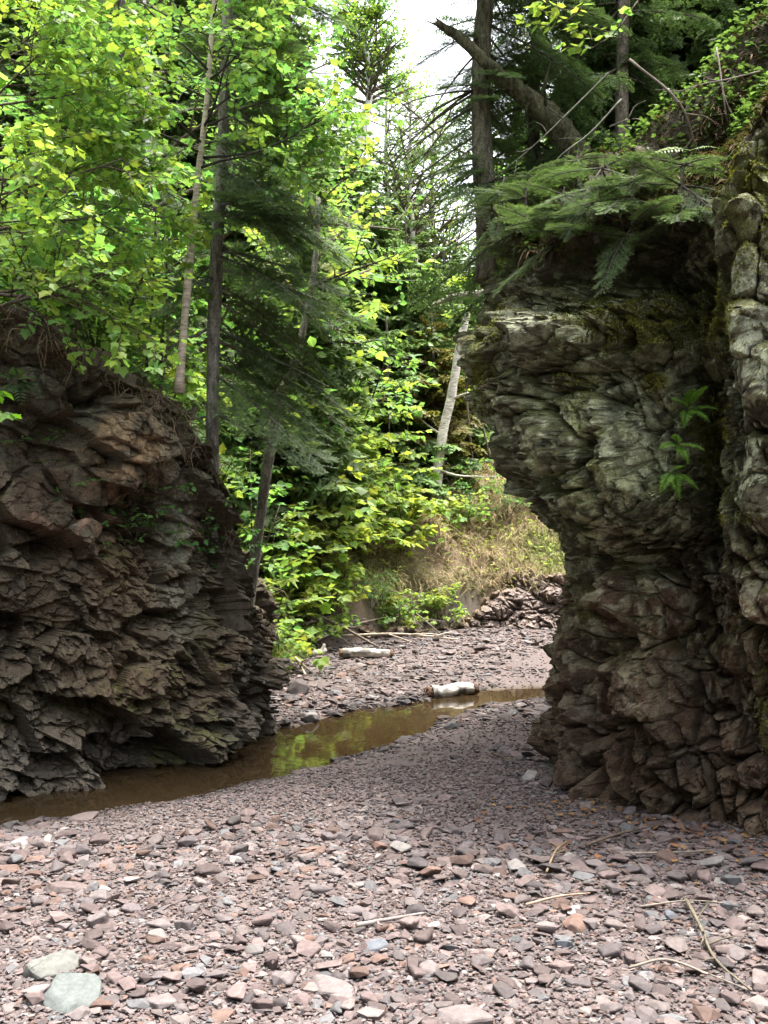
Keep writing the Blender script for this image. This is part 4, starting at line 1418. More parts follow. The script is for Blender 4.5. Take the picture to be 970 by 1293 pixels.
# tall birch of the middle, white stem showing below a narrow leafy top
b = rooted(405, 22.5)
mp = [b, at(425, 330, 22.4), at(439, 245, 22.3), at(455, 180, 22.2), at(467, 115, 22.2), at(460, 50, 22.2), at(455, 8, 22.2)]
broadleaf('birch_tree', 'tall white-stemmed birch with a narrow leafy top against the white sky', 'tree', None, mp, .16, .03, ring_boughs(70, .62, .99, 1.15, .5, .5, RA),
          params(levels=2, kids=(6, 5), leaf=.095, up=(.05, .05), gap=.6), np.array((.11, .20, .045)), (DIA_V, DIA_F), barkmat=M_BIRCH, barkcol=np.array((.62, .60, .57)))
for px, Y, ytop, lab in ((490, 26, 60, 'tall airy aspen between the birch and the sky gap'), (520, 25, 95, 'pale aspen with thin airy leaves right of the birch'), (548, 27, 130, 'airy pale green aspen beside the sky gap')):
    b = rooted(px, Y); tpz = at(px, ytop, Y)[2]
    h_ = tpz - b[2]
    broadleaf('aspen_tree', lab, 'tree', None, [b, b + (.1, 0, h_ * .4), b + (-.05, 0, h_ * .7), b + (.0, 0, h_)], .12, .02, ring_boughs(48, .38, .99, 1.9, .7, .4, RA),
              params(levels=2, kids=(7, 5), leaf=.09, up=(.05, .03), gap=.9), np.array((.12, .19, .06)), (DIA_V, DIA_F), barkmat=M_BIRCH, barkcol=np.array((.45, .42, .37)))

# spruces of the middle distance
mids = [(468, 21.0, 205, 1.9, FIRL, FIRLT, 'green spruce with layered boughs in the middle of the gap'), (512, 20.0, 262, 2.0, FIRL * 1.1, FIRLT * 1.1, 'bushy light green spruce right of the gap middle'),
        (545, 19.0, 395, 1.4, np.array((.13, .10, .03)), np.array((.13, .14, .035)), 'yellowing spruce with rusty lower boughs behind the bright bushes'),
        (592, 23.0, 300, 2.0, FIRL, FIRLT, 'spruce behind the level dead trunk beside the right cliff'), (430, 20.5, 120, 2.2, FIR * 1.3, FIRT * 1.3, 'tall dark spruce left of the gap middle'),
        (488, 18.6, 400, 1.5, FIR * 1.3, FIRT * 1.3, 'dark young spruce behind the broad maple bush'), (612, 20.5, 470, 1.3, FIRL, FIRLT, 'small spruce low beside the right cliff edge'), (560, 24, 290, 1.9, FIRL * 1.15, FIRLT * 1.1, 'pale green spruce under the sky gap')]
for px, Y, ytop, bl, t1, t2, lab in mids:
    b = rooted(px, Y); h_ = at(px, ytop, Y)[2] - b[2]
    conifer('spruce_tree', lab, 'tree', None, [b, b + (.03, 0, h_ * .5), b + (0, 0, h_)], .09, .012, whorl_list(h_, .06, bl, RA, .25, 8, -.2, .5, .75), 0, t1, t2, RA)

# ================================================================ FAR WOOD: kinds used again
FAR = []
for k in range(3):
    h_ = 11.0
    FAR.append(conifer('spruce_tree', 'x', 'tree', None, [(0, 0, -.2), (.05, 0, h_ * .5), (0, 0, h_)], .14, .02, whorl_list(h_, .05, 2.1, RA, .27, 8, -.2, .45, .7), 0, (FIR * 1.2, FIRL, FIRL * 1.15)[k], (FIRT * 1.2, FIRLT, FIRLT * 1.15)[k], RA))
hh = 9.0
FAR.append(broadleaf('birch_tree', 'x', 'tree', None, [(0, 0, -.2), (.1, 0, 3), (-.05, .1, 6), (0, 0, hh)], .11, .02, ring_boughs(34, .18, .99, 2.1, .8, .35, RA), params(levels=2, kids=(7, 6), leaf=.115, up=(.05, .03), gap=.8), MIDG * 1.1,
           (DIA_V, DIA_F), barkmat=M_BIRCH, barkcol=np.array((.5, .48, .44))))
fh = [11., 11., 11., 9.]
fused = set()
FL = {0: 'dark spruce', 1: 'green spruce', 2: 'light green spruce', 3: 'leafy birch'}
RG = np.random.default_rng(9)
cand = []
for Y0, n_, pxa, pxb in ((14.0, 9, -130, 390), (17.5, 10, -120, 420), (22, 11, -120, 440), (26.5, 14, -150, 1120), (32, 16, -150, 1120), (38, 18, -150, 1120)):
    for i in range(n_):
        cand.append((pxa + (pxb - pxa) * (i + RG.random() * .8) / n_, Y0 + RG.uniform(-1.3, 1.3)))
for px, Y in cand:
    b = rooted(px, Y, 0)
    lim = CAMH + (HY - top_limit(px)) / FPX * Y
    k = int(RG.choice(4, p=(.36, .26, .16, .22)))
    h_ = min(lim - b[2], RG.uniform(8.5, 13)) * (1 if px < 350 or px > 650 else RG.uniform(.78, 1))
    if h_ < 2.5: continue
    s = h_ / fh[k]
    if px < 440: where = 'in the wood behind the left cliff' if Y < 25 else 'deep in the wood on the left'
    elif px < 640: where = 'in the far wood below the bright sky gap'
    else: where = 'in the far wood behind the right cliff'
    lab = FL[k] + ' ' + where
    if k in fused:
        copy_tree(FAR[k], b, RG.uniform(0, 6.28), s, lab, 'trees of the far wood', 'tree')
    else:
        fused.add(k); o = FAR[k]; o.location = b; o.scale = (s, s, s); o['label'] = lab; o['group'] = 'trees of the far wood'

# ================================================================ RIGHT SIDE, ON TOP OF THE CLIFF
RR = np.random.default_rng(19)


def on_right(px, Y):
    x = (px - CX) / FPX * Y
    return np.array((x, Y, top_z(x, Y) - .12))


MOSSY = np.array((.12, .12, .055))
_cx, _cy = pxy(_cap)


def cap_at(px, py):
    k = np.nonzero((np.abs(_cx - px) < 9) & (np.abs(_cy - py) < 9) & (_cap[:, 1] < 9))[0]
    return _cap[k[np.argmin(_cap[k, 1])]].copy() if len(k) else at(px, py, 6.9)


# big mossy spruce with thin bare drooping branches
b = on_right(618, 7.6); b[2] -= .25
tp = [b, at(608, 160, 7.6), at(608, 80, 7.6), at(612, 0, 7.6), at(618, -150, 7.7), at(620, -400, 7.7)]
dbg('SPRUCE', b, at(604, 225, 7.5))
wl = []
for k in range(15):
    wl.append((RR.uniform(.12, .55), -RR.uniform(.5, .95), RR.normal(-.42, .12), math.pi + RR.normal(0, .6)))
for k in range(6):
    wl.append((RR.uniform(.1, .5), RR.uniform(.25, .5), RR.normal(-.3, .2), math.pi + RR.normal(0, .9)))
for k in range(18):
    wl.append((RR.uniform(.06, .45), RR.uniform(.3, .6), RR.normal(-.2, .2), RR.uniform(0, 6.28)))
for k in range(30):
    wl.append((RR.uniform(.5, .98), RR.uniform(.5, 1.1), RR.normal(-.3, .2), RR.uniform(0, 6.28)))
conifer('spruce_tree', 'mossy thick trunk at the corner of the right cliff with thin bare branches reaching left', 'tree', None, tp, .085, .05, wl, 2, FIR * 1.1, FIRT * 1.1, RR, bark=(.13, .12, .085))
# snapped snag leaning left across it
snag('leaning_snag', 'gnarled mossy snapped trunk leaning left over the cliff corner', 'dead tree', [at(735, 200, 7.5), at(705, 160, 7.45), at(670, 128, 7.4), at(640, 105, 7.35), at(605, 70, 7.3), at(578, 46, 7.3), at(553, 30, 7.3)],
     (.098, .09, .074, .058, .042, .034, .026), (.065, .063, .036), M_BARK, [(.35, (-.2, -.3, -.7), .25), (.75, (-.4, 0, .7), .2), (.3, (.1, -.4, .8), .3), (.5, (-.5, -.5, -.5), .18), (.62, (.3, -.3, .8), .16), (.2, (-.3, -.6, .6), .35), (.9, (-.2, -.2, -.6), .14), (.97, (-.8, 0, .3), .18)], .2)
for px, yb, Y, r, lab, bk, per, t0 in ((716, 130, 8.3, .10, 'green mossy trunk behind the snapped snag on the right cliff', (.10, .12, .055), 4, .06), (783, 172, 7.9, .058, 'straight grey brown trunk in the middle of the right cliff top', (.16, .135, .105), 2, .3),
                                       (893, 95, 9.3, .075, 'dark trunk deep on the right cliff top', (.075, .065, .05), 4, .1), (965, 60, 9.0, .10, 'dark trunk at the right border of the cliff top', (.07, .06, .05), 4, .1), (835, 100, 9.2, .06, 'thin dark trunk between the two right trunks', (.07, .06, .05), 4, .05),
                                       (672, 130, 8.0, .05, 'slim dark trunk between the snag and the mossy spruce', (.09, .08, .06), 4, .05)):
    b = on_right(px, Y); dbg(px, Y, b[2], at(px, yb, Y)[2])
    h_ = 4.6
    tp = [b, b + (.02, 0, h_ * .4), b + (.06, 0, h_ * .7), b + (.08, 0, h_)]
    conifer('fir_tree', lab, 'tree', None, tp, r, r * .5, whorl_list(h_, t0, 1.0, RR, .26 if per > 2 else .5, per, -.35, .3, .4) + [(RR.uniform(.02, .5), -RR.uniform(.08, .5), RR.normal(-.15, .25), RR.uniform(0, 6.28)) for _ in range(22)], 1, FIR, FIRT, RR, bark=bk)
k_ = 0
for x_, y_, h_ in ((1.9, 8.5, 3.4), (2.4, 9.0, 4.2), (3.0, 9.7, 5.0), (3.6, 9.2, 4.6), (4.2, 10.4, 5.5), (4.9, 10.9, 5.2), (3.1, 8.2, 3.2), (5.6, 11.2, 6), (4.6, 9.6, 4.4), (5.4, 9.4, 5), (6.4, 11.8, 6), (4.4, 8.2, 4.5), (5.8, 8.0, 5.5), (7.5, 11, 6), (3.9, 7.2, 3.6), (7.0, 9.0, 6)):
    b = np.array((x_, y_, top_z(x_, y_) - .15))
    copy_tree(FAR[k_ % 3], b, RR.uniform(0, 6.28), h_ / 11 * 1.3, ('dark spruce', 'green spruce', 'light green spruce')[k_ % 3] + ' crowding behind the trunks on the right cliff', 'spruces on the right cliff', 'tree')
    k_ += 1
# the wood goes on behind the viewer and along both rims of the gorge
for x_, y_, h_ in ((-7, -7, 11), (-3.5, -9.5, 12), (0.5, -11, 12), (4, -9, 12), (8, -7, 11), (-10, -3, 11), (-8.5, 1.5, 9), (-6.2, 3.8, 7), (11, -3, 11), (9.5, 2.5, 9), (6.5, 4.6, 7), (-1.5, -14, 13), (2.8, -13, 13), (-6, -12, 13), (7, -12, 13)):
    b = np.array((x_, y_, hz(x_, y_) - .15))
    copy_tree(FAR[k_ % 4], b, RR.uniform(0, 6.28), h_ / 11, FL[k_ % 4] + ' of the wood behind the viewer', 'trees behind the viewer', 'tree')
    k_ += 1

# low firs whose flat tiers hang over the cliff edge
lowf = [(800, 268, .20, .46, 'low fir with wide flat tiers under the straight trunk'), (700, 286, .18, .44, 'low fir spreading along the left edge of the right cliff'), (655, 276, .16, .38, 'small fir tuft at the overhanging corner of the right cliff'),
        (852, 262, .18, .40, 'low fir beside the whitish leaf sprig on the right cliff'), (750, 262, .2, .44, 'young fir above the mossy lip of the right cliff'), (762, 292, .14, .34, 'low fir hanging over the bright moss cushions'),
        (626, 258, .14, .30, 'smallest fir tuft at the outermost corner of the overhang'), (720, 236, .2, .40, 'young fir behind the low firs left of the straight trunk')]
for px, py, h_, bl, lab in lowf:
    b = cap_at(px, py)
    wl = whorl_list(h_ * 1.5, .12, bl, RR, .095, 5, -.16, .15, .3, None, .24)
    conifer('young_fir', lab, 'fir', None, [b + (0, 0, -.1), b + (0, 0, h_ * .75), b + (.02, 0, h_ * 1.5)], .014, .005, wl, 2, FIR * .8, FIRLT * 1.0, RR, width=.8)
# ================================================================ LOGS AND STICKS
RD = np.random.default_rng(61)


def on_ground(px, py, up=0.0):
    p = ground_at(px, py)
    return p + np.array((0, 0, up))


def log(label, p0, p1, r, bark, end, cat='log', group=None, barkpart=None):
    """birch log: barked cylinder with broken brown ends"""
    mid = (p0 + p1) / 2
    root = empty('birch_log', (mid[0], mid[1], min(p0[2], p1[2]) - r), label, cat, group)
    mb = MB()
    path = smooth_path([p0, p0 * .65 + p1 * .35 + RD.normal(0, .012, 3), p0 * .3 + p1 * .7 + RD.normal(0, .012, 3), p1], 40)
    tube(mb, path, np.linspace(1.08, .86, 40) * r, 18, bark, 0, cap=False)
    Q = mb.v[0]; cen = np.repeat(path, 18, 0)
    mb.v[0] = cen + (Q - cen) * (1 + .10 * fbm(Q / r * .7, 3, 501))[:, None]
    mb.c[0] = np.asarray(bark) * (1 - .75 * sstep(.0, .3, fbm(Q * np.array((9, 9, 14)), 3, 502)))[:, None]
    mb.build('bark', M_BIRCH, root, True)
    e = norm(p1 - p0)
    for sg, q, ring in ((-1, p0, path[0]), (1, p1, path[-1])):
        m2 = MB()
        pp = np.array([q - e * sg * .02, q + e * sg * r * .15, q + e * sg * r * .35])
        tube(m2, pp, np.array((.94, .90, .82)) * r, 22, end, .03)
        Q = m2.v[0]
        m2.v[0] = Q + e * sg * r * (np.abs(fbm(Q / r * 2.5, 3, 505)) * 1.2 + .3 * RD.random(len(Q)))[:, None] * (np.abs((Q - q) @ e) > r * .1)[:, None]
        m2.build('broken_end', M_WOOD, root, False)
    return root


p = on_ground(433, 832); q = on_ground(492, 830)
log('white birch log lying on the far gravel bar with a splintered right end', p + (0, 0, .07), q + (0, 0, .045), .055, (.62, .58, .52), (.15, .10, .07))
p = at(545, 880, 10.35); q = at(596, 876, 10.55); p[2] = WATER_Z + .045; q[2] = WATER_Z + .055
log('short birch log lying in the stream with a rusty brown left end', p, q, .068, (.60, .57, .52), (.10, .06, .042))


def stick(label, pts, r, col, mat=None, forks=(), cat='stick', group=None, name='fallen_branch'):
    P = smooth_path(pts, 16)
    root = empty(name, P[0], label, cat, group)
    mb = MB()
    tube(mb, P, np.linspace(r, r * .45, 16), 6, col, .08)
    for t, d, L in forks:
        i = int(t * 15); a = P[i]; d = np.asarray(d, float)
        f = smooth_path([a, a + d * L * .5 + RD.normal(0, .05 * L, 3), a + d * L + RD.normal(0, .07 * L, 3)], 8)
        tube(mb, f, np.linspace(r * .6, r * .25, 8), 5, np.asarray(col) * .9, .08)
    mb.build('stem', mat or M_WOOD, root, True)
    return root


PALE = (.40, .34, .27); GREY = (.17, .145, .12); DARK = (.10, .075, .055)
far_ = 'dead branches heaped at the edge of the far bar'
for k, (a, b_, r, c, lab) in enumerate((
        ((357, 768), (478, 822), .028, GREY, 'longest grey branch slanting across the heap behind the white log'),
        ((362, 800), (452, 792), .016, PALE, 'pale thin branch lying level in the heap behind the white log'),
        ((366, 778), (438, 815), .018, GREY, 'grey branch slanting under the longest branch of the heap'),
        ((392, 818), (482, 788), .014, PALE, 'pale branch rising to the right in the heap'),
        ((360, 826), (386, 858), .022, PALE, 'pale branch end pointing down the bar beside the cliff tip'),
        ((430, 812), (578, 815), .022, PALE, 'long pale pole lying flat along the foot of the bank'),
        ((398, 760), (455, 800), .016, GREY, 'thin grey branch leaning on the heap from the bushes'),
        ((372, 812), (420, 776), .012, PALE, 'short pale twig crossing the heap by the cliff tip'),
        ((500, 770), (560, 808), .012, GREY, 'thin grey branch on the bank below the low maple bush'))):
    p = on_ground(*a, .05 + .02 * (k % 3)); q = on_ground(*b_, .05 + .03 * (k % 2))
    if q[1] - p[1] > 1.5: q = p + (q - p) * (1.5 / (q[1] - p[1]))
    m = (p + q) / 2; m[2] = max(m[2] + .05, hz(m[0], m[1]) + .05)
    stick(lab, [p, m, q], r, c, None, [(.4, norm((q - p) + RD.normal(0, .4, 3)), .4), (.65, norm((q - p) + RD.normal(0, .5, 3)), .35), (.8, norm((q - p) + RD.normal(0, .5, 3)), .25)], 'branch', far_)
p = on_ground(405, 829, .05)
stick('pale broken stump of wood left of the white log', [p + (-.09, 0, -.02), p, p + (.07, .02, .03)], .055, (.5, .47, .42), M_WOOD, [(.6, (.3, 0, 1), .1)], 'log', None, 'log_piece')

u = .022
stick('thin straight pale stick lying on the near gravel right of the middle', [on_ground(664, 1150, u), on_ground(705, 1142, u + .01), on_ground(745, 1135, u)], .007, (.30, .22, .165))
stick('grey broken stick half buried left of the bottom middle', [on_ground(450, 1176, u), on_ground(480, 1172, u + .005), on_ground(535, 1160, u)], .012, (.2, .17, .16), None, [(.5, (.2, -1, 0), .06)])
stick('bare forked twig lying curved at the right border of the gravel', [on_ground(866, 1146, .035), on_ground(884, 1185, .05), on_ground(903, 1222, .03), on_ground(948, 1262, .03)], .008, (.12, .105, .075), None,
      [(.3, (.4, .5, .25), .16), (.45, (-.3, -.8, .1), .2), (.7, (-.5, -.5, .2), .14), (.55, (.8, .2, .2), .15)], 'twig')
stick('thin pale curved twig below the forked twig at the lower right', [on_ground(794, 1233, .03), on_ground(840, 1228, .045), on_ground(890, 1240, .03), on_ground(950, 1262, .025)], .006, (.20, .17, .14), None, [(.2, (-.3, .8, .3), .1), (.6, (.3, -.6, .2), .12)], 'twig')
stick('straight thin pale twig above the forked twig', [on_ground(808, 1154, .03), on_ground(870, 1150, .04), on_ground(930, 1152, .03)], .005, (.20, .17, .14), None, [(.6, (.3, -.6, .1), .08)], 'twig')
stick('short dark stick leaning among rusty leaves at the foot of the right cliff', [on_ground(740, 1075, .03), on_ground(780, 1066, .05), on_ground(828, 1050, .03)], .009, DARK, None, [(.5, (.3, .3, .2), .12)], 'stick')
stick('grey twig lying across the rusty leaves below the cliff', [on_ground(790, 1086, .03), on_ground(850, 1086, .035), on_ground(900, 1082, .03)], .007, GREY, None, [(.5, (.3, -.5, .1), .1), (.7, (.3, .5, .1), .08)], 'twig')
stick('small dark twig on the gravel where the bar narrows', [on_ground(622, 955, .02), on_ground(636, 962, .03), on_ground(650, 966, .02)], .008, DARK, None, [], 'twig')
stick('thin brown twig on the gravel under the cliff corner', [on_ground(690, 1110, .03), on_ground(702, 1085, .04), on_ground(716, 1070, .03)], .006, (.2, .15, .09), None, [(.4, (.5, .2, .3), .1), (.6, (-.5, .2, .2), .1)], 'twig')

# ================================================================ DRY GRASS AND LOW GREEN OF THE FAR BANK
def blades(mb, P, D, L, w, col, rng, sag=.6):
    n = len(P)
    side = norm(np.cross(D, np.array((0, 0, 1.0)) + rng.normal(0, .3, (n, 3)))) * w[:, None]
    m = P + D * (L * .5)[:, None] + np.array((0, 0, -1.0)) * (sag * .10 * L)[:, None]
    e = P + D * L[:, None] + np.array((0, 0, -1.0)) * (sag * .45 * L)[:, None]
    V = np.stack((P - side, P + side, m + side * .8, m - side * .8, e), 1).reshape(-1, 3)
    o = np.arange(n) * 5
    mb.add(V, [np.stack((o, o + 1, o + 2, o + 3), 1), np.stack((o + 3, o + 2, o + 4), 1)], np.repeat(col, 5, 0))


n = 42000
x = RD.uniform(-2.2, 5.0, n); y = RD.uniform(13.5, 21, n)
d = poly_dist(x, y, LEFT_FOOT + BANK_FOOT[1:], 1)
px = CX + x / y * FPX
Pn = np.stack((x, y, 0 * x), 1)
tuft = fbm(Pn * 1.6, 3, 601)
keep = (d > .35) & (tuft + .25 * sstep(540, 640, px) + .15 * RD.standard_normal(n) > -.38)
x, y, px, d = x[keep], y[keep], px[keep], d[keep]
n = len(x)
dirn = norm(np.stack((RD.normal(.1, .5, n), RD.normal(-.55, .4, n), np.abs(RD.normal(.55, .4, n))), 1))
straw = np.array((.36, .28, .17)); gg = np.array((.17, .22, .06))
w_ = np.clip(sstep(-.1, .3, fbm(np.stack((x, y, 0 * x), 1) * 1.1, 3, 602)) * .7 + .25 * RD.standard_normal(n) + .1, 0, 1)[:, None]
colb = (straw * (1 - w_) + gg * w_) * RD.uniform(.6, 1.25, (n, 1))
mb = MB()
blades(mb, np.stack((x, y, height(x, y) - .02), 1), dirn, RD.uniform(.18, .55, n), RD.uniform(.004, .008, n), colb, RD, 1.2)
tag(mb.build('grass', M_GRASS), 'dry straw and green grass hanging down the far bank', 'grass', kind='stuff')

def cover(name, label, x, y, z, size, tint, rng, tmpl, cat):
    n = len(x)
    mm = rot_mats(rng.uniform(0, 6.28, n), np.abs(rng.normal(.2, .35, n)), rng.uniform(0, 6.28, n)) * size[:, None, None]
    mb = MB()
    mb.inst(tmpl[0], tmpl[1], mm, np.stack((x, y, z), 1), np.asarray(tint) * rng.uniform(.6, 1.35, (n, 1)))
    return tag(mb.build(name, M_LEAF), label, cat, kind='stuff')


n = 14000
x = RD.uniform(-4, 5.5, n); y = RD.uniform(10.5, 22, n)
d = poly_dist(x, y, LEFT_FOOT + BANK_FOOT[1:], 1)
keep = (d > .25) & (fbm(np.stack((x, y, 0 * x), 1) * 1.3, 3, 611) + .12 * RD.standard_normal(n) > .02)
x, y = x[keep], y[keep]
cover('ground_cover', 'small bright leaves of low plants scattered over the far bank', x, y, height(x, y) + RD.uniform(.02, .22, len(x)), RD.uniform(.05, .11, len(x)), (.19, .25, .05), RD, (OV_V, OV_F), 'low plants')
n = 26000
x = RD.uniform(-6, -.7, n); y = RD.uniform(6.6, 13.5, n)
d = poly_dist(x, y, LEFT_FOOT + BANK_FOOT[1:], 1)
keep = (d > .55) & (fbm(np.stack((x, y, 0 * x), 1) * 1.6, 3, 612) + .2 * RD.standard_normal(n) > -.1)
x, y = x[keep], y[keep]
cover('undergrowth', 'low green leaves covering the wood floor above the left cliff', x, y, height(x, y) + RD.uniform(.02, .35, len(x)), RD.uniform(.04, .09, len(x)), (.075, .135, .03), RD, (OV_V, OV_F), 'low plants')

# ================================================================ ON THE CLIFFS: moss, roots, ferns, twigs
FR_V = VR.reshape(-1, 3)
FRX, FRY = pxy(FR_V)
FL_V = VL.reshape(-1, 3)
FLX, FLY = pxy(FL_V)


def on_cliff(px, py, which='R', rad=7):
    V, X_, Y_ = (FR_V, FRX, FRY) if which == 'R' else (FL_V, FLX, FLY)
    k = np.nonzero((np.abs(X_ - px) < rad) & (np.abs(Y_ - py) < rad))[0]
    if len(k) == 0: return at(px, py, 6.5)
    return V[k[np.argmin(V[k, 1])]].copy()


GR_N = grad_normals(VR).reshape(-1, 3)
if (GR_N[:, 1] * (FR_V[:, 1] < 6)).mean() > 0: GR_N = -GR_N
zones = [(800, 412, 64, 30, (.075, .08, .02), 16000), (735, 303, 36, 20, (.11, .13, .025), 4500), (945, 240, 45, 95, (.13, .135, .027), 12000), (903, 395, 16, 60, (.13, .13, .027), 4500),
         (622, 400, 15, 90, (.13, .14, .03), 3500), (606, 480, 15, 50, (.12, .13, .03), 2000), (897, 570, 17, 55, (.13, .135, .027), 4000), (826, 480, 13, 12, (.17, .16, .03), 700),
         (965, 875, 10, 50, (.15, .15, .03), 900), (940, 655, 40, 8, (.14, .14, .03), 900), (735, 745, 12, 40, (.16, .14, .03), 900), (725, 480, 20, 12, (.14, .15, .04), 500)]
mb = MB()
for cx_, cy_, sx_, sy_, tc, m in zones:
    g = gauss(FRX, FRY, cx_, cy_, sx_, sy_) * (fbm(FR_V * 5, 3, 620) > -.22) * (FR_V[:, 1] < 8) * sstep(-.35, .3, GR_N[:, 2] + .25)
    pr = g / g.sum()
    k = RD.choice(len(FR_V), m, p=pr)
    P = FR_V[k] + RD.normal(0, .004, (m, 3))
    D = norm(GR_N[k] * .6 + np.array((0, -.15, .55)) + RD.normal(0, .45, (m, 3)))
    blades(mb, P - D * .004, D, RD.uniform(.008, .022, m), RD.uniform(.0025, .005, m), np.asarray(tc) * RD.uniform(.55, 1.35, (m, 1)), RD, .5)
mo = mb.build('moss', M_MOSS, cliff_r)
mo['kind'] = 'stuff'

# root hairs and dead strands hanging from the soil lip of the left cliff
mb = MB()
nrow = 430
for k in range(420):
    iu = RD.integers(0, VL.shape[1]); iv = int(np.clip(RD.normal(nrow + 2, 9), nrow - 30, nrow + 30))
    a = VL[iv, iu]
    if not (-20 < CX + a[0] / a[1] * FPX < 370): continue
    L = RD.uniform(.06, .32)
    e = a + np.array((RD.normal(.03, .10), -RD.uniform(.02, .14), -L))
    m_ = (a + e) / 2 + np.array((RD.normal(0, .05), -.06, .05))
    tube(mb, smooth_path([a, m_, e], 6), np.linspace(.004, .0015, 6), 4, np.array((.12, .09, .06)) * RD.uniform(.5, 2.2), cap=False)
ro = mb.build('roots', M_WOOD, cliff_l)
n = 9000
iu = RD.integers(0, VL.shape[1], n); iv = np.clip(RD.normal(nrow + 8, 16, n), nrow - 26, VL.shape[0] - 1).astype(int)
P = VL[iv, iu]
keep = fbm(P * 3, 3, 630) > -.05
P = P[keep]; n = len(P)
mb = MB()
D = norm(np.stack((RD.normal(.1, .5, n), RD.normal(-.5, .4, n), RD.normal(.1, .5, n)), 1))
pal = np.array(((.13, .10, .06), (.07, .085, .03), (.05, .04, .025), (.10, .12, .04)))
blades(mb, P, D, RD.uniform(.03, .11, n), RD.uniform(.002, .006, n), pal[RD.integers(0, 4, n)] * RD.uniform(.6, 1.3, (n, 1)), RD, 1.0)
tu = mb.build('soil_tufts', M_MOSS, cliff_l); tu['kind'] = 'stuff'

# dark humus, needles and small leaves on the right cliff top
n = 24000
_top = VR[553:].reshape(-1, 3)
_tx, _ty = pxy(_top)
kq = np.nonzero((_tx > 585) & (_tx < 1000) & (_top[:, 1] < 9.6) & (_top[:, 1] > 4))[0]
P = _top[RD.choice(kq, n)]
mb = MB()
D = norm(np.stack((RD.normal(-.1, .6, n), RD.normal(-.5, .5, n), RD.normal(.15, .5, n)), 1))
pal = np.array(((.06, .045, .03), (.05, .065, .02), (.09, .065, .04), (.055, .085, .025), (.13, .09, .06)))
blades(mb, P, D, RD.uniform(.03, .13, n), RD.uniform(.003, .010, n), pal[RD.integers(0, 5, n)] * RD.uniform(.6, 1.3, (n, 1)), RD, 1.0)
tu = mb.build('soil_tufts', M_MOSS, cliff_r); tu['kind'] = 'stuff'
Q = _top[RD.choice(kq, 14000)]
Q = Q[(fbm(Q * 1.5, 3, 640) > .0) & (Q[:, 1] < 9.5)]
Q = Q[RD.permutation(len(Q))[:5200]]
cover('undergrowth', 'small dark green leaves on the mossy top of the right cliff', Q[:, 0], Q[:, 1], Q[:, 2] + RD.uniform(.0, .16, len(Q)), RD.uniform(.025, .06, len(Q)), (.06, .105, .03), RD, (OV_V, OV_F), 'low plants')


def frond_mesh(mb, base, d, L, col, rng, n=15, wid=.34, up=(0, -.3, .6)):
    """pinnate fern frond"""
    d = norm(np.asarray(d, float))
    s = np.linspace(0, 1, 14)
    pts = base + np.outer(s * L, d) + np.outer(-.35 * s ** 2.2 * L, (0, 0, 1.0))
    tube(mb, pts, np.linspace(.0025, .001, 14), 4, np.asarray(col) * .7, cap=False)
    upv = norm(np.asarray(up, float))
    for k in range(n):
        t = .18 + .8 * k / (n - 1)
        i = min(int(t * 13), 12); b = pts[i] + (pts[i + 1] - pts[i]) * (t * 13 - i)
        e = norm(pts[i + 1] - pts[i])
        sd = norm(np.cross(e, upv))
        w = wid * L * (1 - t) ** .8 * min(1, (t - .05) * 4) + .006
        for sg in (-1, 1):
            q = norm(sd * sg + e * .45 + rng.normal(0, .06, 3))
            nrm = norm(np.cross(q, e)) * .004
            h = norm(e - q * (e @ q)) * w * .16
            V = np.array((b, b + q * w * .35 + h + nrm, b + q * w - np.array((0, 0, .12 * w)), b + q * w * .35 - h + nrm))
            mb.add(V, np.array(((0, 1, 2), (0, 2, 3))), np.asarray(col) * rng.uniform(.85, 1.15))


def fern(label, p, fronds, col, group='ferns on the right cliff', name='fern', cat='fern', **k):
    root = empty(name, p, label, cat, group)
    for d, L in fronds:
        mb = MB()
        frond_mesh(mb, p, d, L * 1.1, col, RD, **k)
        mb.build('frond', M_LEAF, root)
    return root


FG = np.array((.15, .29, .045))
fern('largest green fern high in the gully of the right cliff', on_cliff(872, 512) + (0, -.03, 0), [((-.55, -.6, .5), .19), ((.25, -.6, .8), .22), ((.7, -.6, .25), .16), ((-.3, -.7, -.25), .15), ((.3, -.8, -.1), .16), ((0, -.6, .9), .18)], FG)
fern('middle fern drooping on the rock below the largest fern', on_cliff(857, 556) + (0, -.03, 0), [((-.7, -.6, .15), .14), ((.5, -.7, .1), .16), ((.1, -.8, -.3), .14), ((-.2, -.6, .6), .12)], FG * .95)
fern('lowest fern drooping over bare rock in the gully', on_cliff(846, 590) + (0, -.03, 0), [((-.5, -.6, -.3), .15), ((.45, -.6, -.2), .15), ((0, -.7, -.6), .14), ((.2, -.6, .4), .11)], FG * .9)
fern('pale whitish green compound leaf above the rock lip on the right', at(872, 190, 6.15), [((-.95, -.25, .10), .27), ((.6, -.5, .15), .16)], np.array((.30, .38, .22)), None, 'pale_sprig', 'plant', n=11, wid=.22, up=(0, -.6, .8))
for px, py, lab in ((630, 325, 'bright leafy sprig on the mossy left corner of the right cliff'), (15, 470, None)):
    if lab:
        p = on_cliff(px, py)
        fern(lab, p, [((-.7, -.5, .2), .14), ((.2, -.6, .7), .15), ((-.2, -.7, -.5), .16), ((.5, -.5, .1), .12)], np.array((.16, .24, .03)), None, 'leafy_sprig', 'plant', n=8, wid=.4)
p = on_cliff(18, 475, 'L')
fern('dark green leafy plant clinging to the rock at the left border', p, [((-.6, -.5, .4), .22), ((.6, -.6, .3), .22), ((.1, -.7, .6), .2), ((.3, -.7, -.4), .22), ((-.3, -.7, -.3), .2), ((.8, -.5, -.1), .2)], np.array((.05, .095, .03)), None, 'leafy_plant', 'plant', n=9, wid=.4)
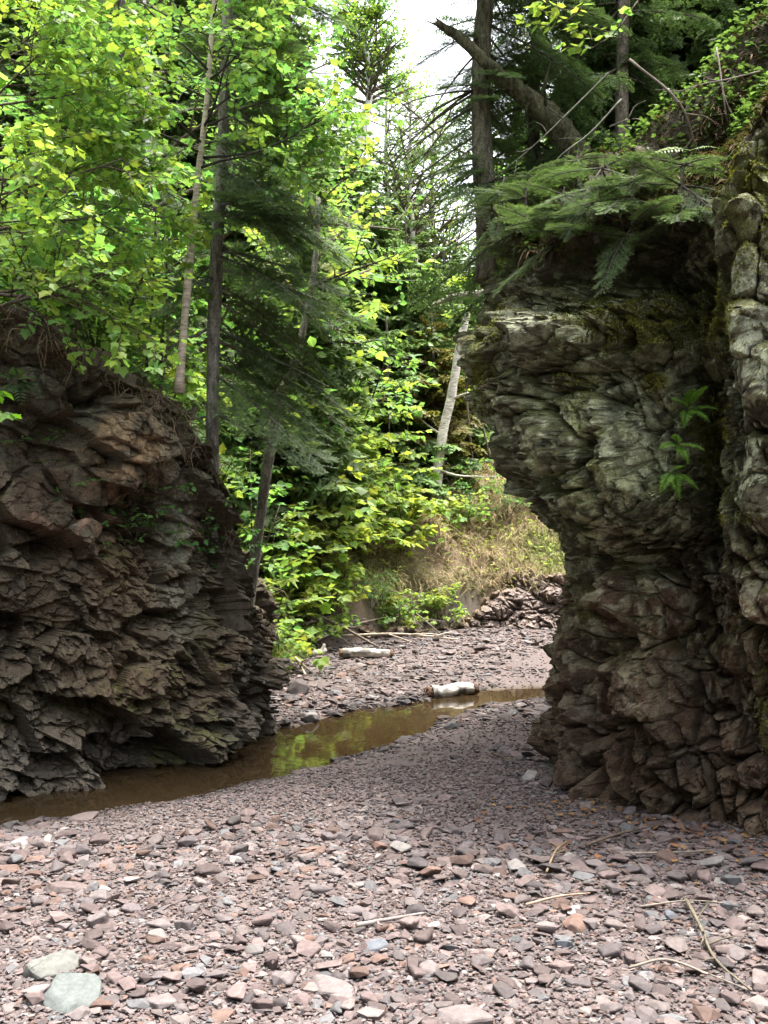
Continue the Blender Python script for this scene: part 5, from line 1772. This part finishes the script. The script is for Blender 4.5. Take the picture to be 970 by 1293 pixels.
p = on_cliff(722, 760)
# bare lichen-grey twigs over the cliff top
LICH = (.12, .12, .09)
tw = [([(795, 75), (858, 130), (888, 200), (950, 247)], 6.3, .008, 'long curved grey twig crossing the firs at the right', (.12, .10, .08)),
      ([(785, 125), (745, 168), (705, 200), (692, 232)], 6.8, .007, 'lichen green twig hanging down left of the straight trunk', LICH),
      ([(768, 92), (720, 140), (672, 186), (625, 225)], 7.0, .007, 'thin straight twig slanting from the trunk to the cliff corner', LICH),
      ([(905, 60), (915, 130), (922, 190), (915, 240)], 6.5, .006, 'thin bare twig hanging beside the dark trunk', GREY),
      ([(960, 90), (920, 100), (880, 108), (850, 120)], 6.6, .006, 'bare grey twig reaching left from the right border', GREY),
      ([(735, 205), (722, 235), (716, 262), (702, 280)], 6.6, .006, 'short bare twig hanging over the low firs', LICH),
      ([(802, 200), (806, 225), (812, 250), (815, 285)], 6.4, .006, 'bare twig hanging below the straight trunk', GREY),
      ([(700, 240), (660, 250), (620, 262), (590, 258)], 6.9, .008, 'bare twig sticking out left from the cliff corner', GREY),
      ([(940, 210), (925, 270), (910, 305), (890, 318)], 5.9, .008, 'dark bent twig lying on the moss of the near buttress', DARK),
      ([(930, 320), (905, 350), (885, 372), (868, 392)], 6.0, .010, 'dark dead branch lodged in the gully above the mossy shelf', DARK),
      ([(770, 160), (800, 150), (840, 158), (880, 140)], 7.2, .006, 'thin grey twig behind the straight trunk', GREY)]
for pts, Y, r, lab, c in tw:
    P = [at(a, b_, Y + .25 * math.sin(i * 2.1 + a)) for i, (a, b_) in enumerate(pts)]
    ax_ = norm(P[-1] - P[0])
    stick(lab, P, r, c, None, [(t, norm(ax_ + RD.normal(0, .55, 3)), RD.uniform(.10, .3)) for t in (.3, .42, .55, .68, .8, .9)], 'twig', 'bare twigs over the right cliff', 'bare_twig')
for a, b_, Y, lab in ((745, 62, 6.9, 'yellow green leafy twig in front of the straight trunk'), (700, 35, 7.0, 'yellow green leafy twig left of the straight trunk')):
    p = at(a + 60, b_ - 60, Y + .3)
    broadleaf('maple_twig', lab, 'twig', None, [p, at(a + 30, b_ - 20, Y + .1), at(a, b_, Y)], .007, .003, [(.5, (-.8, -.4, -.1), .28), (.75, (-.8, -.3, .1), .25), (.95, (-.9, -.2, -.1), .25), (.6, (.4, -.8, 0), .22)],
              params(levels=1, leaf=.07, kids=(3,), gap=.7), LIME)
# long thin twigs leaning out over the gap from the right
for pts, Y, lab in (([(640, 210), (580, 190), (520, 140), (475, 110)], 9.0, 'long bare branch reaching left across the sky gap'), ([(540, 195), (560, 160), (575, 130), (600, 110)], 9.5, 'bare branch tip rising in the sky gap')):
    P = [at(a, b_, Y) for a, b_ in pts]
    stick(lab, P, .012, (.14, .12, .09), None, [(t, norm(norm(P[-1] - P[0]) + RD.normal(0, .5, 3)), .4) for t in (.4, .6, .8)], 'branch', None, 'bare_branch')
# ================================================================ LIGHT, SKY, CAMERA
SUN_EL, SUN_AZ = 78.0, 50.0           # azimuth from +Y, negative = to the left of the view
w = bpy.data.worlds.new('World')
scene.world = w
w.use_nodes = True
nt = w.node_tree
nt.nodes.clear()
wo = nt.nodes.new('ShaderNodeOutputWorld')
bg = nt.nodes.new('ShaderNodeBackground')
sky = nt.nodes.new('ShaderNodeTexSky')
sky.sky_type = 'NISHITA'
sky.sun_disc = False
sky.sun_elevation = math.radians(SUN_EL)
sky.sun_rotation = math.radians(SUN_AZ)
sky.air_density = 1.0
sky.dust_density = 7.0
sky.ozone_density = 1.0
hs = nt.nodes.new('ShaderNodeHueSaturation')
hs.inputs['Saturation'].default_value = 0.35      # thin white overcast
nt.links.new(sky.outputs[0], hs.inputs['Color'])
nt.links.new(hs.outputs[0], bg.inputs[0])
bg.inputs[1].default_value = 0.15
nt.links.new(bg.outputs[0], wo.inputs[0])

sl = bpy.data.lights.new('sun', 'SUN')
sl.energy = 1.5
sl.angle = math.radians(11)
sl.color = (1.0, 0.95, 0.87)
so = bpy.data.objects.new('sun', sl)
COL.objects.link(so)
from mathutils import Vector
az, el = math.radians(SUN_AZ), math.radians(SUN_EL)
dirv = Vector((math.sin(az) * math.cos(el), math.cos(az) * math.cos(el), math.sin(el)))
so.rotation_euler = (dirv).to_track_quat('Z', 'Y').to_euler()
so.location = (-6, 10, 20)

cd = bpy.data.cameras.new('camera')
cam = bpy.data.objects.new('camera', cd)
COL.objects.link(cam)
cam.location = (0, 0, CAMH)
cam.rotation_euler = (math.pi / 2, 0, 0)
cd.sensor_fit = 'VERTICAL'
cd.sensor_height = 24.0
cd.lens = 24.0 * FPX / 1293.0
cd.shift_y = (HY - 646.5) / 1293.0
cd.clip_end = 600
scene.camera = cam

scene.view_settings.view_transform = 'Standard'
scene.view_settings.look = 'None'
scene.view_settings.gamma = 1
scene.view_settings.exposure = 2.55
scene.view_settings.use_curve_mapping = False
cy = scene.cycles
cy.max_bounces = 6
cy.diffuse_bounces = 4
cy.glossy_bounces = 3
cy.transmission_bounces = 4
cy.transparent_max_bounces = 6
cy.caustics_reflective = False
cy.caustics_refractive = False
cy.sample_clamp_indirect = 6
cy.use_denoising = False
try:
    cy.use_denoising = True
    cy.denoiser = 'OPENIMAGEDENOISE'
    cy.denoising_input_passes = 'RGB_ALBEDO_NORMAL'
    cy.denoising_prefilter = 'ACCURATE'
except Exception:
    pass
cy.use_adaptive_sampling = True
cy.adaptive_threshold = 0.02
